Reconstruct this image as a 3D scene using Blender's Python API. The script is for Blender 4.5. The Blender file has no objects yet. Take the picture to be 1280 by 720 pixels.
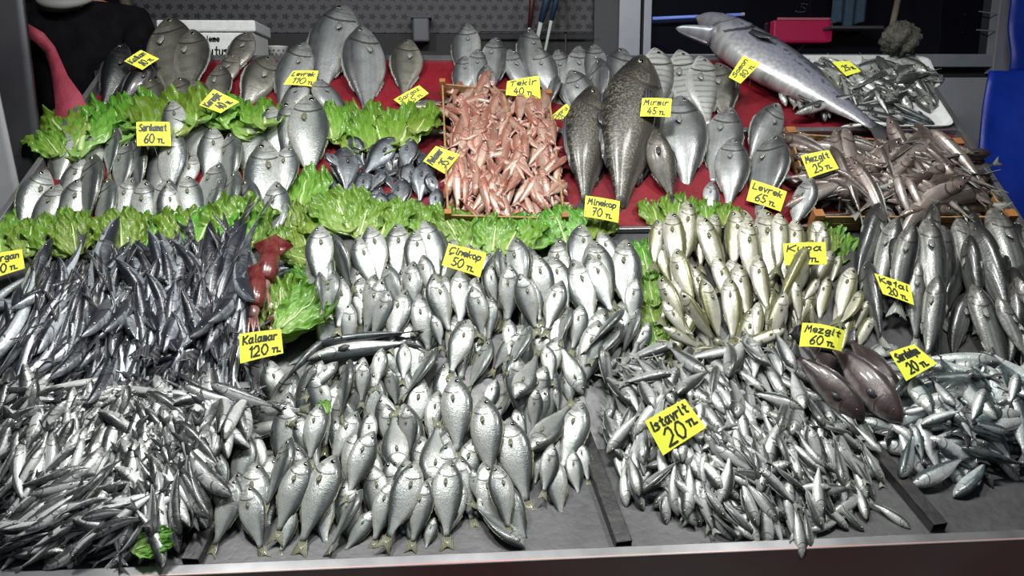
import bpy, math, random
import numpy as np
from mathutils import Vector, Matrix

random.seed(7); rng = np.random.default_rng(7)
SC = bpy.context.scene
COL = SC.collection

# ------------------------------------------------------------------ camera frame
FPX = 1000.0
Uc = Vector((14.8, 0.288, -1.0)).normalized()
Vc = Vector((-0.0894, 1.12, -1.0)); Vc = (Vc - Uc * Vc.dot(Uc)).normalized()
Nc = Uc.cross(Vc).normalized()
TH = math.radians(36.5)                       # slope of the display bed
UPc = Vc * math.sin(TH) + Nc * math.cos(TH)
Yc = Vc * math.cos(TH) - Nc * math.sin(TH)
ROT = Matrix((Uc, Yc, UPc))                    # camera -> world
CAM_H = 1.5
ANCH_c = Vector(((640 - 640) / FPX * 1.6, -(694 - 360) / FPX * 1.6, -1.6))   # middle of the front lip
CAMLOC = Vector((0, 0, CAM_H))
VB = Vector((0, math.cos(TH), math.sin(TH)))
NB = Vector((0, -math.sin(TH), math.cos(TH)))
UB = Vector((1, 0, 0))
TA = math.radians(19)                          # slope of the front tray
LIP = CAMLOC + ROT @ ANCH_c                    # on the lip
LA = 0.30
O = LIP + Vector((0, math.cos(TA), math.sin(TA))) * LA   # origin of the bed plane (u=0,v=0)
DT = math.tan(TH - TA)
VFRONT = -LA * math.cos(TH - TA)

cam_d = bpy.data.cameras.new('camera'); cam = bpy.data.objects.new('camera', cam_d); COL.objects.link(cam)
cam_d.sensor_width = 36; cam_d.lens = FPX / 1280 * 36; cam_d.clip_start = 0.02; cam_d.clip_end = 60
cam.matrix_world = Matrix.Translation(CAMLOC) @ ROT.to_4x4()
SC.camera = cam

SC.view_settings.view_transform = 'Standard'; SC.view_settings.look = 'None'
SC.view_settings.gamma = 1; SC.view_settings.use_curve_mapping = False
SC.view_settings.exposure = -0.03

W = bpy.data.worlds.new('world'); SC.world = W; W.use_nodes = True
W.node_tree.nodes['Background'].inputs[0].default_value = (0.55, 0.62, 0.75, 1)
W.node_tree.nodes['Background'].inputs[1].default_value = 0.032

def area(name, loc, target, sx, sy, power, col=(1, 1, 1)):
    l = bpy.data.lights.new(name, 'AREA'); l.shape = 'RECTANGLE'; l.size = sx; l.size_y = sy
    l.energy = power; l.color = col
    o = bpy.data.objects.new(name, l); COL.objects.link(o); o.location = loc
    d = Vector(target) - Vector(loc); o.rotation_euler = d.to_track_quat('-Z', 'Y').to_euler()
    return o
LY = LIP.y
area('awning_lamp', (-0.8, LY + 0.15, 2.7), (-0.5, LY + 0.35, 0.75), 0.45, 0.2, 30, (1.0, 1.0, 0.955))
area('awning_lamp', (0.1, LY + 0.05, 2.7), (0.05, LY + 0.30, 0.7), 0.45, 0.2, 33, (1.0, 1.0, 0.955))
area('awning_lamp', (1.1, LY + 0.15, 2.7), (0.9, LY + 0.35, 0.75), 0.45, 0.2, 23, (1.0, 1.0, 0.955))
area('front_fill', (0, LY - 1.9, 2.5), (0, LY + 0.35, 0.7), 3.5, 1.5, 8, (0.85, 0.93, 1.0))  # added soft fill from the camera side, not a known source

# ------------------------------------------------------------------ mapping helpers
def ray(px, py):
    return (ROT @ Vector(((px - 640) / FPX, -(py - 360) / FPX, -1.0))).normalized()
def on_plane(px, py, p, n):
    d = ray(px, py); t = (p - CAMLOC).dot(n) / d.dot(n); return CAMLOC + d * t
def uv(px, py, h=0.0):
    q = on_plane(px, py, O + NB * h, NB) - O
    return q.x, q.dot(VB)
def at_y(px, py, y):
    return on_plane(px, py, Vector((0, y, 0)), Vector((0, 1, 0)))
def at_x(px, py, x):
    return on_plane(px, py, Vector((x, 0, 0)), Vector((1, 0, 0)))
def P(u, v, h=0.0):
    return O + UB * u + VB * v + NB * h

# height map over the bed plane
CS = 0.005; U0, U1, V0, V1 = -1.75, 1.75, -0.5, 2.1
GU = np.arange(U0, U1, CS); GV = np.arange(V0, V1, CS)
GG = np.meshgrid(GV, GU, indexing='ij')
HM = np.where(GG[0] < 0, -GG[0] * DT, 0.0)
H_BASE = HM.copy()
def Hat(u, v):
    i = int((v - V0) / CS); j = int((u - U0) / CS)
    return float(HM[min(max(i, 0), HM.shape[0] - 1), min(max(j, 0), HM.shape[1] - 1)])
def uvs(px, py, lift=0.0):
    h = 0.02
    for _ in range(4):
        u, v = uv(px, py, h); h = 0.5 * h + 0.5 * (Hat(u, v) + lift)
    return uv(px, py, h)

# ------------------------------------------------------------------ objects helpers
def link(name, mesh, parent=None, mats=None):
    o = bpy.data.objects.new(name, mesh); COL.objects.link(o)
    if parent is not None: o.parent = parent
    if mats:
        for m in mats: mesh.materials.append(m)
    return o
def tag(o, label, cat, group=None, kind=None):
    o['label'] = label; o['category'] = cat
    if group: o['group'] = group
    if kind: o['kind'] = kind
    return o
def empty(name, loc, label, cat, group=None, kind=None):
    o = bpy.data.objects.new(name, None); COL.objects.link(o); o.location = loc; o.empty_display_size = .05
    return tag(o, label, cat, group, kind)
class MB:
    def __init__(s): s.v = []; s.f = []; s.m = []
    def add(s, vs, fs, mi=0):
        b = len(s.v); s.v += [tuple(x) for x in vs]; s.f += [tuple(i + b for i in f) for f in fs]; s.m += [mi] * len(fs)
    def box(s, c, ax, ay, az, mi=0):
        """c centre; ax, ay, az half-extent vectors"""
        c, ax, ay, az = Vector(c), Vector(ax), Vector(ay), Vector(az)
        vs = [c + ax * i + ay * j + az * k for i in (-1, 1) for j in (-1, 1) for k in (-1, 1)]
        s.add(vs, [(0, 1, 3, 2), (4, 6, 7, 5), (0, 4, 5, 1), (2, 3, 7, 6), (0, 2, 6, 4), (1, 5, 7, 3)], mi)
    def wbox(s, x0, x1, y0, y1, z0, z1, mi=0):
        s.box(((x0 + x1) / 2, (y0 + y1) / 2, (z0 + z1) / 2), ((x1 - x0) / 2, 0, 0), (0, (y1 - y0) / 2, 0), (0, 0, (z1 - z0) / 2), mi)
    def tube(s, pts, rad, n=10, mi=0, cap=True):
        pts = [Vector(p) for p in pts]
        rads = rad if isinstance(rad, (list, tuple)) else [rad] * len(pts)
        vs = []; ref = None
        for i, p in enumerate(pts):
            d = (pts[min(i + 1, len(pts) - 1)] - pts[max(i - 1, 0)]).normalized()
            if ref is None: ref = Vector((0, 0, 1)) if abs(d.z) < .9 else Vector((1, 0, 0))
            a = (ref - d * ref.dot(d)).normalized(); b = d.cross(a); ref = a
            for k in range(n):
                t = 2 * math.pi * k / n
                vs.append(p + (a * math.cos(t) + b * math.sin(t)) * rads[i])
        fs = [(i * n + k, i * n + (k + 1) % n, (i + 1) * n + (k + 1) % n, (i + 1) * n + k) for i in range(len(pts) - 1) for k in range(n)]
        if cap: fs += [tuple(range(n - 1, -1, -1)), tuple((len(pts) - 1) * n + k for k in range(n))]
        s.add(vs, fs, mi)
    def lathe(s, c, prof, n=24, mi=0, axis=None):
        vs = []; c = Vector(c)
        for r, z in prof:
            for k in range(n):
                t = 2 * math.pi * k / n; vs.append(c + Vector((r * math.cos(t), r * math.sin(t), z)))
        fs = [(i * n + k, i * n + (k + 1) % n, (i + 1) * n + (k + 1) % n, (i + 1) * n + k) for i in range(len(prof) - 1) for k in range(n)]
        s.add(vs, fs, mi)
    def mesh(s, name, mats, smooth=False):
        me = bpy.data.meshes.new(name); me.from_pydata(s.v, [], s.f); me.update()
        for m in mats: me.materials.append(m)
        me.polygons.foreach_set('material_index', s.m)
        if smooth: me.polygons.foreach_set('use_smooth', [True] * len(s.f))
        return me
    def build(s, name, mats, parent=None, smooth=False, bevel=0):
        if not isinstance(mats, (list, tuple)): mats = [mats]
        o = link(name, s.mesh(name, mats, smooth), parent)
        if bevel:
            b = o.modifiers.new('bevel', 'BEVEL'); b.width = bevel; b.segments = 2; b.limit_method = 'ANGLE'
        return o

# ------------------------------------------------------------------ materials
def mat(name, col=(.5, .5, .5), rough=.5, metal=0, spec=.5, emit=None, es=0, coat=0, noise=None, bump=None, **k):
    m = bpy.data.materials.new(name); m.use_nodes = True; nt = m.node_tree; b = nt.nodes['Principled BSDF']
    b.inputs['Base Color'].default_value = (*col, 1); b.inputs['Roughness'].default_value = rough
    b.inputs['Metallic'].default_value = metal; b.inputs['Specular IOR Level'].default_value = spec
    b.inputs['Coat Weight'].default_value = coat; b.inputs['Coat Roughness'].default_value = .12
    if emit: b.inputs['Emission Color'].default_value = (*emit, 1); b.inputs['Emission Strength'].default_value = es
    tc = nt.nodes.new('ShaderNodeTexCoord')
    if noise:
        sc, c2 = noise
        n = nt.nodes.new('ShaderNodeTexNoise'); n.inputs['Scale'].default_value = sc; n.inputs['Detail'].default_value = 6
        mp = nt.nodes.new('ShaderNodeMapping'); mp.inputs['Scale'].default_value = k.get('stretch', (1, 1, 1))
        nt.links.new(tc.outputs['Object'], mp.inputs[0]); nt.links.new(mp.outputs[0], n.inputs['Vector'])
        r = nt.nodes.new('ShaderNodeValToRGB'); r.color_ramp.elements[0].position = .35; r.color_ramp.elements[1].position = .68
        r.color_ramp.elements[0].color = (*col, 1); r.color_ramp.elements[1].color = (*c2, 1)
        nt.links.new(n.outputs['Fac'], r.inputs[0]); nt.links.new(r.outputs[0], b.inputs['Base Color'])
    if bump:
        n = nt.nodes.new('ShaderNodeTexNoise'); n.inputs['Scale'].default_value = bump[0]; n.inputs['Detail'].default_value = 4
        nt.links.new(tc.outputs['Object'], n.inputs['Vector'])
        bp = nt.nodes.new('ShaderNodeBump'); bp.inputs['Strength'].default_value = bump[1]; bp.inputs['Distance'].default_value = .01
        nt.links.new(n.outputs['Fac'], bp.inputs['Height']); nt.links.new(bp.outputs[0], b.inputs['Normal'])
        mr = nt.nodes.new('ShaderNodeMapRange'); mr.inputs['To Min'].default_value = rough * .7; mr.inputs['To Max'].default_value = rough * 1.4
        nt.links.new(n.outputs['Fac'], mr.inputs[0]); nt.links.new(mr.outputs[0], b.inputs['Roughness'])
    return m
M_steel = mat('tray_steel', (.11, .11, .115), .45, .6, noise=(9, (.08, .08, .085)), bump=(60, .08))
M_bar = mat('divider_steel', (.045, .045, .05), .4, .6, noise=(30, (.07, .068, .066)), bump=(80, .1))
M_rail = mat('rail_steel', (.42, .42, .44), .3, .8, noise=(12, (.3, .3, .32)))
M_side = mat('side_panel_steel', (.05, .05, .06), .4, .5, noise=(5, (.075, .075, .085)))
M_front = mat('front_panel_steel', (.42, .33, .30), .35, .2, noise=(2.2, (.38, .16, .15)), bump=(4, .05))  # brown and reddish reflections are painted into the steel's base colour
M_red = mat('red_liner', (.19, .003, .011), .55, noise=(8, (.13, .002, .009)), bump=(40, .2))
M_wood = mat('crate_wood', (.34, .21, .09), .7, noise=(14, (.22, .12, .05)), stretch=(1, 8, 8), bump=(60, .3))
M_woodd = mat('crate_wood_wet', (.36, .15, .04), .6, noise=(14, (.24, .09, .03)), bump=(60, .3))
M_white = mat('white_foam', (.68, .69, .70), .7, noise=(60, (.6, .61, .62)), bump=(250, .2))
M_card = mat('fluorescent_card', (.80, .84, .07), .7, noise=(20, (.74, .80, .05)), bump=(30, .06))
M_ink = mat('marker_ink', (.008, .01, .008), .5)
M_black = mat('black_cloth', (.004, .004, .005), .95, spec=.08, noise=(20, (.007, .007, .009)), bump=(60, .3))
M_apron = mat('red_apron', (.30, .04, .07), .6, noise=(20, (.24, .03, .05)), bump=(90, .2))
M_skin = mat('skin', (.32, .17, .11), .5)
M_eye = mat('fish_pupil', (.004, .004, .006), .08, spec=.8, coat=1)
M_iris = mat('fish_iris', (.34, .33, .24), .25, .4, coat=.6)
M_dark = mat('dark_recess', (.010, .010, .012), .7, noise=(3, (.016, .016, .02)))

def nn(nt, t, **k):
    n = nt.nodes.new(t)
    for a, b in k.items(): setattr(n, a, b)
    return n
def mth(nt, op, a, b=None, c=None, clamp=False):
    n = nt.nodes.new('ShaderNodeMath'); n.operation = op; n.use_clamp = clamp
    for i, x in enumerate((a, b, c)):
        if x is None: continue
        if isinstance(x, (int, float)): n.inputs[i].default_value = x
        else: nt.links.new(x, n.inputs[i])
    return n.outputs[0]
def mix(nt, f, a, b, blend='MIX'):
    n = nt.nodes.new('ShaderNodeMix'); n.data_type = 'RGBA'; n.blend_type = blend; n.clamp_factor = True
    for i, x in ((0, f), (6, a), (7, b)):
        if isinstance(x, (int, float)): n.inputs[i].default_value = x
        elif isinstance(x, tuple): n.inputs[i].default_value = (*x, 1)
        else: nt.links.new(x, n.inputs[i])
    return n.outputs[2]

def fish_mat(name, back, side, belly, b0=.62, soft=.16, metal=.28, rough=.33, stripes=None, bars=None, spots=None,
             head=None, scale=75, var=.35, gill=True, blotch=None, lat=None, coat=.35, flank=None):
    m = bpy.data.materials.new(name); m.use_nodes = True; nt = m.node_tree; L = nt.links; b = nt.nodes['Principled BSDF']
    at = nn(nt, 'ShaderNodeAttribute', attribute_name='fco')
    sp = nn(nt, 'ShaderNodeSeparateXYZ'); L.new(at.outputs['Vector'], sp.inputs[0])
    t, yn, yr = sp.outputs
    cb = nn(nt, 'ShaderNodeCombineXYZ'); L.new(t, cb.inputs[0]); L.new(yr, cb.inputs[1])
    oi = nn(nt, 'ShaderNodeObjectInfo'); rnd = oi.outputs['Random']
    L.new(mth(nt, 'MULTIPLY', rnd, 37.0), cb.inputs[2])
    n1 = nn(nt, 'ShaderNodeTexNoise'); n1.inputs['Scale'].default_value = 9; n1.inputs['Detail'].default_value = 5
    L.new(cb.outputs[0], n1.inputs['Vector'])
    q = mth(nt, 'ADD', yn, mth(nt, 'MULTIPLY', mth(nt, 'SUBTRACT', n1.outputs['Fac'], .5), .45))
    q = mth(nt, 'MULTIPLY_ADD', q, .5, .5)
    r = nn(nt, 'ShaderNodeValToRGB'); e = r.color_ramp.elements
    e[0].position = 0.02; e[0].color = (*belly, 1); e[1].position = 1; e[1].color = (*back, 1)
    x = e.new(.28); x.color = (*(flank or side), 1)
    x = e.new(max(.3, b0 - .02)); x.color = (*side, 1)
    x = e.new(min(.97, b0 + soft)); x.color = (*back, 1)
    L.new(q, r.inputs[0]); c = r.outputs[0]
    if stripes:
        k, amt, sc = stripes
        w = mth(nt, 'SINE', mth(nt, 'MULTIPLY', yr, k))
        w = mth(nt, 'MULTIPLY', mth(nt, 'GREATER_THAN', w, .25), amt)
        c = mix(nt, w, c, sc)
    if bars:
        k, amt, sc = bars
        w = mth(nt, 'SINE', mth(nt, 'ADD', mth(nt, 'MULTIPLY', t, k), mth(nt, 'MULTIPLY', n1.outputs['Fac'], 4)))
        w = mth(nt, 'MULTIPLY', mth(nt, 'MULTIPLY', mth(nt, 'GREATER_THAN', w, .45), amt), mth(nt, 'GREATER_THAN', yn, -.55))
        c = mix(nt, w, c, sc)
    if spots:
        sc_, thr, amt, pc = spots
        v = nn(nt, 'ShaderNodeTexNoise'); v.inputs['Scale'].default_value = sc_; v.inputs['Detail'].default_value = 2
        L.new(cb.outputs[0], v.inputs['Vector'])
        w = mth(nt, 'MULTIPLY', mth(nt, 'GREATER_THAN', v.outputs['Fac'], thr), amt)
        w = mth(nt, 'MULTIPLY', w, mth(nt, 'GREATER_THAN', yn, -.15))
        c = mix(nt, w, c, pc)
    if blotch:
        sc_, amt, pc = blotch
        v = nn(nt, 'ShaderNodeTexNoise'); v.inputs['Scale'].default_value = sc_; v.inputs['Detail'].default_value = 5
        L.new(cb.outputs[0], v.inputs['Vector'])
        w = mth(nt, 'MULTIPLY', mth(nt, 'MULTIPLY_ADD', v.outputs['Fac'], 4, -1.7, True), amt)
        c = mix(nt, w, c, pc)
    mo = mth(nt, 'MULTIPLY', mth(nt, 'MULTIPLY_ADD', n1.outputs['Fac'], 3.2, -1.35, True), .38)
    c = mix(nt, mo, c, tuple(x * .45 for x in side))
    if lat:
        w = mth(nt, 'LESS_THAN', mth(nt, 'ABSOLUTE', mth(nt, 'SUBTRACT', yn, .22)), .045)
        c = mix(nt, mth(nt, 'MULTIPLY', w, .45), c, lat)
    if head:
        n3 = nn(nt, 'ShaderNodeTexNoise'); n3.inputs['Scale'].default_value = 22; n3.inputs['Detail'].default_value = 4; L.new(cb.outputs[0], n3.inputs['Vector'])
        w = mth(nt, 'MULTIPLY_ADD', t, -9, 2.7, True)
        c = mix(nt, mth(nt, 'MULTIPLY', w, .5), c, head)
        w2 = mth(nt, 'MULTIPLY', w, mth(nt, 'MULTIPLY_ADD', n3.outputs['Fac'], 5, -2.3, True))
        c = mix(nt, mth(nt, 'MULTIPLY', w2, .6), c, tuple(x * .35 for x in head))
        w3 = mth(nt, 'MULTIPLY', w, mth(nt, 'MULTIPLY_ADD', yn, 2.2, -.2, True))
        c = mix(nt, mth(nt, 'MULTIPLY', w3, .75), c, back)
        pg = mth(nt, 'SUBTRACT', t, mth(nt, 'MULTIPLY_ADD', mth(nt, 'MULTIPLY', yn, yn), -.07, .20))
        w4 = mth(nt, 'MULTIPLY', mth(nt, 'LESS_THAN', mth(nt, 'ABSOLUTE', pg), .006), mth(nt, 'LESS_THAN', yn, .25))
        c = mix(nt, mth(nt, 'MULTIPLY', w4, .5), c, (.05, .045, .04))
    # scales
    v = nn(nt, 'ShaderNodeTexVoronoi'); v.inputs['Scale'].default_value = scale; v.voronoi_dimensions = '2D'
    mp = nn(nt, 'ShaderNodeMapping'); mp.inputs['Scale'].default_value = (1, 1.25, 1)
    L.new(cb.outputs[0], mp.inputs[0]); L.new(mp.outputs[0], v.inputs['Vector'])
    sd = v.outputs['Distance']
    hm = mth(nt, 'GREATER_THAN', t, .27)
    c = mix(nt, mth(nt, 'MULTIPLY', mth(nt, 'MULTIPLY', sd, .55, None, True), hm), c, tuple(x * .35 for x in side))
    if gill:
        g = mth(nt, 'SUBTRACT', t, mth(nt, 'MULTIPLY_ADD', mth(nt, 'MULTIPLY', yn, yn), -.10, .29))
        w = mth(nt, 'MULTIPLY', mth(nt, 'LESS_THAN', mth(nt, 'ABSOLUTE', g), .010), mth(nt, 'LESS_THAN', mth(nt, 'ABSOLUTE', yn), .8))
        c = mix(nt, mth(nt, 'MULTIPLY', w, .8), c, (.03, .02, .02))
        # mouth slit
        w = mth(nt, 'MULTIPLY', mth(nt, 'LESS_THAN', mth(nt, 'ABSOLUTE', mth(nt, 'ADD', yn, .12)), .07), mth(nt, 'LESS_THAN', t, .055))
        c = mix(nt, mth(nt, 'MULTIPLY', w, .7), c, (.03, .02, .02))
    val = mth(nt, 'MULTIPLY_ADD', rnd, var, 1 - var * .55)
    hs = nn(nt, 'ShaderNodeHueSaturation'); L.new(val, hs.inputs['Value']); L.new(c, hs.inputs['Color'])
    L.new(hs.outputs[0], b.inputs['Base Color'])
    b.inputs['Metallic'].default_value = metal; b.inputs['Specular IOR Level'].default_value = .6
    b.inputs['Coat Weight'].default_value = coat; b.inputs['Coat Roughness'].default_value = .1
    rr = mth(nt, 'MULTIPLY_ADD', n1.outputs['Fac'], .25, rough - .12)
    L.new(rr, b.inputs['Roughness'])
    bp = nn(nt, 'ShaderNodeBump'); bp.inputs['Strength'].default_value = .22; bp.inputs['Distance'].default_value = .002
    n2 = nn(nt, 'ShaderNodeTexNoise'); n2.inputs['Scale'].default_value = 26; n2.inputs['Detail'].default_value = 3; L.new(cb.outputs[0], n2.inputs['Vector'])
    L.new(mth(nt, 'ADD', mth(nt, 'MULTIPLY', sd, -.6), mth(nt, 'MULTIPLY', n2.outputs['Fac'], 1.2)), bp.inputs['Height'])
    L.new(bp.outputs[0], b.inputs['Normal'])
    return m
def fin_mat(name, col, col2):
    m = bpy.data.materials.new(name); m.use_nodes = True; nt = m.node_tree; b = nt.nodes['Principled BSDF']
    tc = nn(nt, 'ShaderNodeTexCoord'); w = nn(nt, 'ShaderNodeTexWave'); w.inputs['Scale'].default_value = 22; w.inputs['Distortion'].default_value = 1.5
    w.bands_direction = 'Y'; nt.links.new(tc.outputs['Object'], w.inputs[0])
    c = mix(nt, w.outputs['Fac'], col, col2); nt.links.new(c, b.inputs['Base Color'])
    b.inputs['Roughness'].default_value = .4; b.inputs['Coat Weight'].default_value = .3
    bp = nn(nt, 'ShaderNodeBump'); bp.inputs['Strength'].default_value = .4; bp.inputs['Distance'].default_value = .002
    nt.links.new(w.outputs['Fac'], bp.inputs['Height']); nt.links.new(bp.outputs[0], b.inputs['Normal'])
    return m

# ------------------------------------------------------------------ fish meshes
TT = [0, .03, .10, .22, .38, .55, .70, .83, .93, 1.0]
PROF = {
 'std':   ([0.02, .20, .47, .82, 1.0, .93, .70, .42, .24, .20], [-.02, -.22, -.50, -.84, -1.0, -.93, -.64, -.36, -.22, -.20]),
 'slim':  ([0.02, .28, .60, .90, 1.0, .96, .80, .54, .30, .22], [-.02, -.30, -.62, -.92, -1.0, -.93, -.72, -.45, -.26, -.22]),
 'salmon': ([0.02, .20, .46, .80, 1.0, .96, .78, .50, .28, .24], [-.02, -.08, -.26, -.78, -1.0, -.95, -.72, -.44, -.26, -.24]),
 'bream': ([0.02, .22, .58, .94, 1.0, .86, .55, .30, .18, .16], [-.02, -.18, -.42, -.78, -1.0, -.90, -.56, -.28, -.16, -.16]),
}
WID = [0, .38, .72, .98, 1.0, .86, .60, .34, .18, .08]
def crom(xs, ys, x):
    i = max(j for j in range(len(xs) - 1) if xs[j] <= x + 1e-9)
    x0, x1 = xs[i], xs[i + 1]; m = []
    for j in (i, i + 1):
        a, b = max(j - 1, 0), min(j + 1, len(xs) - 1); m.append((ys[b] - ys[a]) / (xs[b] - xs[a]))
    h = x1 - x0; s = (x - x0) / h
    return (2 * s**3 - 3 * s**2 + 1) * ys[i] + (s**3 - 2 * s**2 + s) * h * m[0] + (-2 * s**3 + 3 * s**2) * ys[i + 1] + (s**3 - s**2) * h * m[1]
class Species:
    def __init__(s, name, prof, depth, width, mats, body=.84, eye=.018, fork=.5, tail=None, variants=3, bend=.25, zb=.15, ns=20, nr=16,
                 dorsal=(.30, .78, .09), anal=(.58, .82, .07), pect=.11, gillstep=.006, small=False, open_mouth=False):
        s.name = name; s.prof = prof; s.hd = depth / 2; s.hw = width / 2; s.mats = mats; s.body = body; s.small = small
        s.eye = eye; s.fork = fork; s.taild = tail or depth * .42; s.ns = ns; s.nr = nr; s.dorsal = dorsal; s.anal = anal; s.pect = pect
        s.gs = gillstep; s.var = []
        for i in range(variants):
            k = 0 if variants == 1 else (i / (variants - 1) * 2 - 1)
            s.var.append(s.make(k * bend, zb * (1 if i % 2 else -1) * .7))
    def top(s, t): return crom(TT, PROF[s.prof][0], t) * s.hd
    def bot(s, t): return crom(TT, PROF[s.prof][1], t) * s.hd
    def wid(s, t): return crom(TT, WID, t) * s.hw
    def xof(s, t): return .5 - t * s.body
    def map(s, p, ky, kz):
        x, y, z = p
        if abs(ky) > 1e-4:
            R = 1 / ky; a = ky * x; x, y = (R - y) * math.sin(a), R - (R - y) * math.cos(a)
        if abs(kz) > 1e-4:
            R = 1 / kz; a = kz * x; x, z = (R - z) * math.sin(a), R - (R - z) * math.cos(a)
        return (x, y, z)
    def bodygeo(s, ky, kz):
        vs = []; co = []; ts = [0, .012, .03] + [.03 + .97 * (i / (s.ns - 3)) ** 1.15 for i in range(1, s.ns - 2)]
        n = s.nr
        for t in ts:
            T, B, Wd = s.top(t), s.bot(t), s.wid(t)
            if t == 0: T, B, Wd = .006, -.006, .004
            for k in range(n):
                a = 2 * math.pi * k / n; sy, cz = math.sin(a), math.cos(a)
                mid = (T + B) / 2; hh = (T - B) / 2
                y = mid + hh * sy
                z = Wd * math.copysign(abs(cz) ** .85, cz)
                if t < .29 - .10 * sy * sy and abs(sy) < .95: z += math.copysign(s.gs * min(1, t * 8), cz) * abs(cz)
                vs.append(s.map((s.xof(t), y, z), ky, kz)); co.append((t, sy, y))
        m = len(ts)
        fs = [(i * n + k, (i + 1) * n + k, (i + 1) * n + (k + 1) % n, i * n + (k + 1) % n) for i in range(m - 1) for k in range(n)]
        fs += [tuple(range(n)), tuple((m - 1) * n + k for k in range(n - 1, -1, -1))]
        return vs, fs, co
    def fin(s, pts, ky, kz, th=.003, z0=0.0, zs=None):
        """flat fin from outline points (x,y) with thickness"""
        n = len(pts); vs = []
        zs = zs or [0] * n
        for sg in (1, -1):
            for (x, y), zz in zip(pts, zs): vs.append(s.map((x, y, z0 + zz + sg * th / 2), ky, kz))
        cx = sum(p[0] for p in pts) / n; cy = sum(p[1] for p in pts) / n; cz = sum(zs) / n
        vs.append(s.map((cx, cy, z0 + cz + th / 2), ky, kz)); vs.append(s.map((cx, cy, z0 + cz - th / 2), ky, kz))
        fs = []
        for i in range(n):
            j = (i + 1) % n
            fs += [(i, j, 2 * n), (n + j, n + i, 2 * n + 1), (i, n + i, n + j, j)]
        return vs, fs
    def tailpts(s):
        x0 = s.xof(1.0) + .02; h = s.hd * .22; e = -.5; d = s.taild
        return [(x0, h), (x0 - .03, h * 1.3), ((x0 + e) / 2 - .01, d * .72), (e + .01, d), (e - .005, d * .96), (e + .05 * s.fork * 2, d * .30),
                (e + .10 * s.fork * 1.2, 0), (e + .05 * s.fork * 2, -d * .30), (e - .005, -d * .96), (e + .01, -d), ((x0 + e) / 2 - .01, -d * .72), (x0 - .03, -h * 1.3), (x0, -h)]
    def ridge(s, t0, t1, hgt, sg):
        up = []; n = 8
        f = s.top if sg > 0 else s.bot
        for i in range(n + 1):
            t = t0 + (t1 - t0) * i / n; k = math.sin(math.pi * min(1, (i / n) * 1.6 + .25 if i / n < .47 else 1.0) * .5) * (1 - .65 * i / n)
            if i == 0: k = .1
            up.append((s.xof(t) - .012, f(t) + sg * hgt * s.hd * 2 * k + sg * (.006 if i % 2 else 0)))
        dn = [(s.xof(t0 + (t1 - t0) * i / n), f(t0 + (t1 - t0) * i / n) * .9) for i in range(n, -1, -1)]
        return up + dn
    def mk(s, name, geo, mats, co=None, mi=None):
        me = bpy.data.meshes.new(name); me.from_pydata(geo[0], [], geo[1]); me.update()
        for m in mats: me.materials.append(m)
        me.polygons.foreach_set('use_smooth', [True] * len(geo[1]))
        if co is not None:
            a = me.attributes.new('fco', 'FLOAT_VECTOR', 'POINT'); a.data.foreach_set('vector', [c for p in co for c in p])
        if mi is not None: me.polygons.foreach_set('material_index', mi)
        return me
    def eyegeo(s, sg, ky, kz, lod=1):
        te = .125; ex, ey = s.xof(te), s.hd * .16; r = s.eye
        mid, hh = (s.top(te) + s.bot(te)) / 2, (s.top(te) - s.bot(te)) / 2; q_ = (ey - mid) / hh
        ez = s.wid(te) * math.sqrt(max(.05, 1 - q_ * q_)) ** .85 + s.gs * .8 - .08 * r
        rings = [(1.0, -.15), (.95, .12), (.74, .26), (.72, .29), (.40, .42), (0.01, .46)] if lod else [(1.0, 0.0), (.72, .30), (.01, .45)]
        n = 12 if lod else 6; vs = []
        for q, zz in rings:
            for k in range(n):
                a = 2 * math.pi * k / n
                vs.append(s.map((ex + r * q * math.cos(a), ey + r * q * math.sin(a), sg * (ez + zz * r)), ky, kz))
        fs = []; mi = []
        cut = 2 if lod else 0
        for i in range(len(rings) - 1):
            for k in range(n):
                fs.append((i * n + k, i * n + (k + 1) % n, (i + 1) * n + (k + 1) % n, (i + 1) * n + k)); mi.append(0 if i < cut + (0 if lod else 1) else 1)
        return vs, fs, mi
    def pectgeo(s, sg, ky, kz):
        x0 = s.xof(.305); y0 = -s.hd * .14; l = s.pect
        pts = [(x0, y0 + l * .14), (x0 - l * .5, y0 + l * .22), (x0 - l, y0 + l * .04), (x0 - l * .95, y0 - l * .10), (x0 - l * .6, y0 - l * .30), (x0 - l * .1, y0 - l * .18)]
        w = s.wid(.31) + .002; zs = [0, .006, .022, .022, .012, 0]
        return s.fin(pts, ky, kz, .003, sg * w, [sg * q for q in zs])
    def make(s, ky, kz):
        vs, fs, co = s.bodygeo(ky, kz); mb, mf = s.mats
        if s.small:
            V, F, C, MI = list(vs), list(fs), list(co), [0] * len(fs)
            def app(g, mi):
                b = len(V); V.extend(g[0]); F.extend([tuple(i + b for i in f) for f in g[1]]); C.extend([(.5, 0, 0)] * len(g[0])); MI.extend(mi if isinstance(mi, list) else [mi] * len(g[1]))
            app(s.fin(s.tailpts(), ky, kz, .004), 1)
            d = s.dorsal; app(s.fin(s.ridge(d[0], d[1], d[2], 1), ky, kz, .004), 1)
            for sg in (1, -1):
                g = s.eyegeo(sg, ky, kz, 0); app(g[:2], [2 + q for q in g[2]])
            return {'all': s.mk(s.name, (V, F), [mb, mf, M_iris, M_eye], C, MI), 'raw': (V, F, C, MI)}
        R = {'all': s.mk(s.name, (vs, fs), [mb], co)}
        R['tail_fin'] = s.mk('tail_fin', s.fin(s.tailpts(), ky, kz, .004), [mf])
        d = s.dorsal; R['dorsal_fin'] = s.mk('dorsal_fin', s.fin(s.ridge(d[0], d[1], d[2], 1), ky, kz, .004), [mf])
        d = s.anal; R['anal_fin'] = s.mk('anal_fin', s.fin(s.ridge(d[0], d[1], d[2], -1), ky, kz, .004), [mf])
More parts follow.
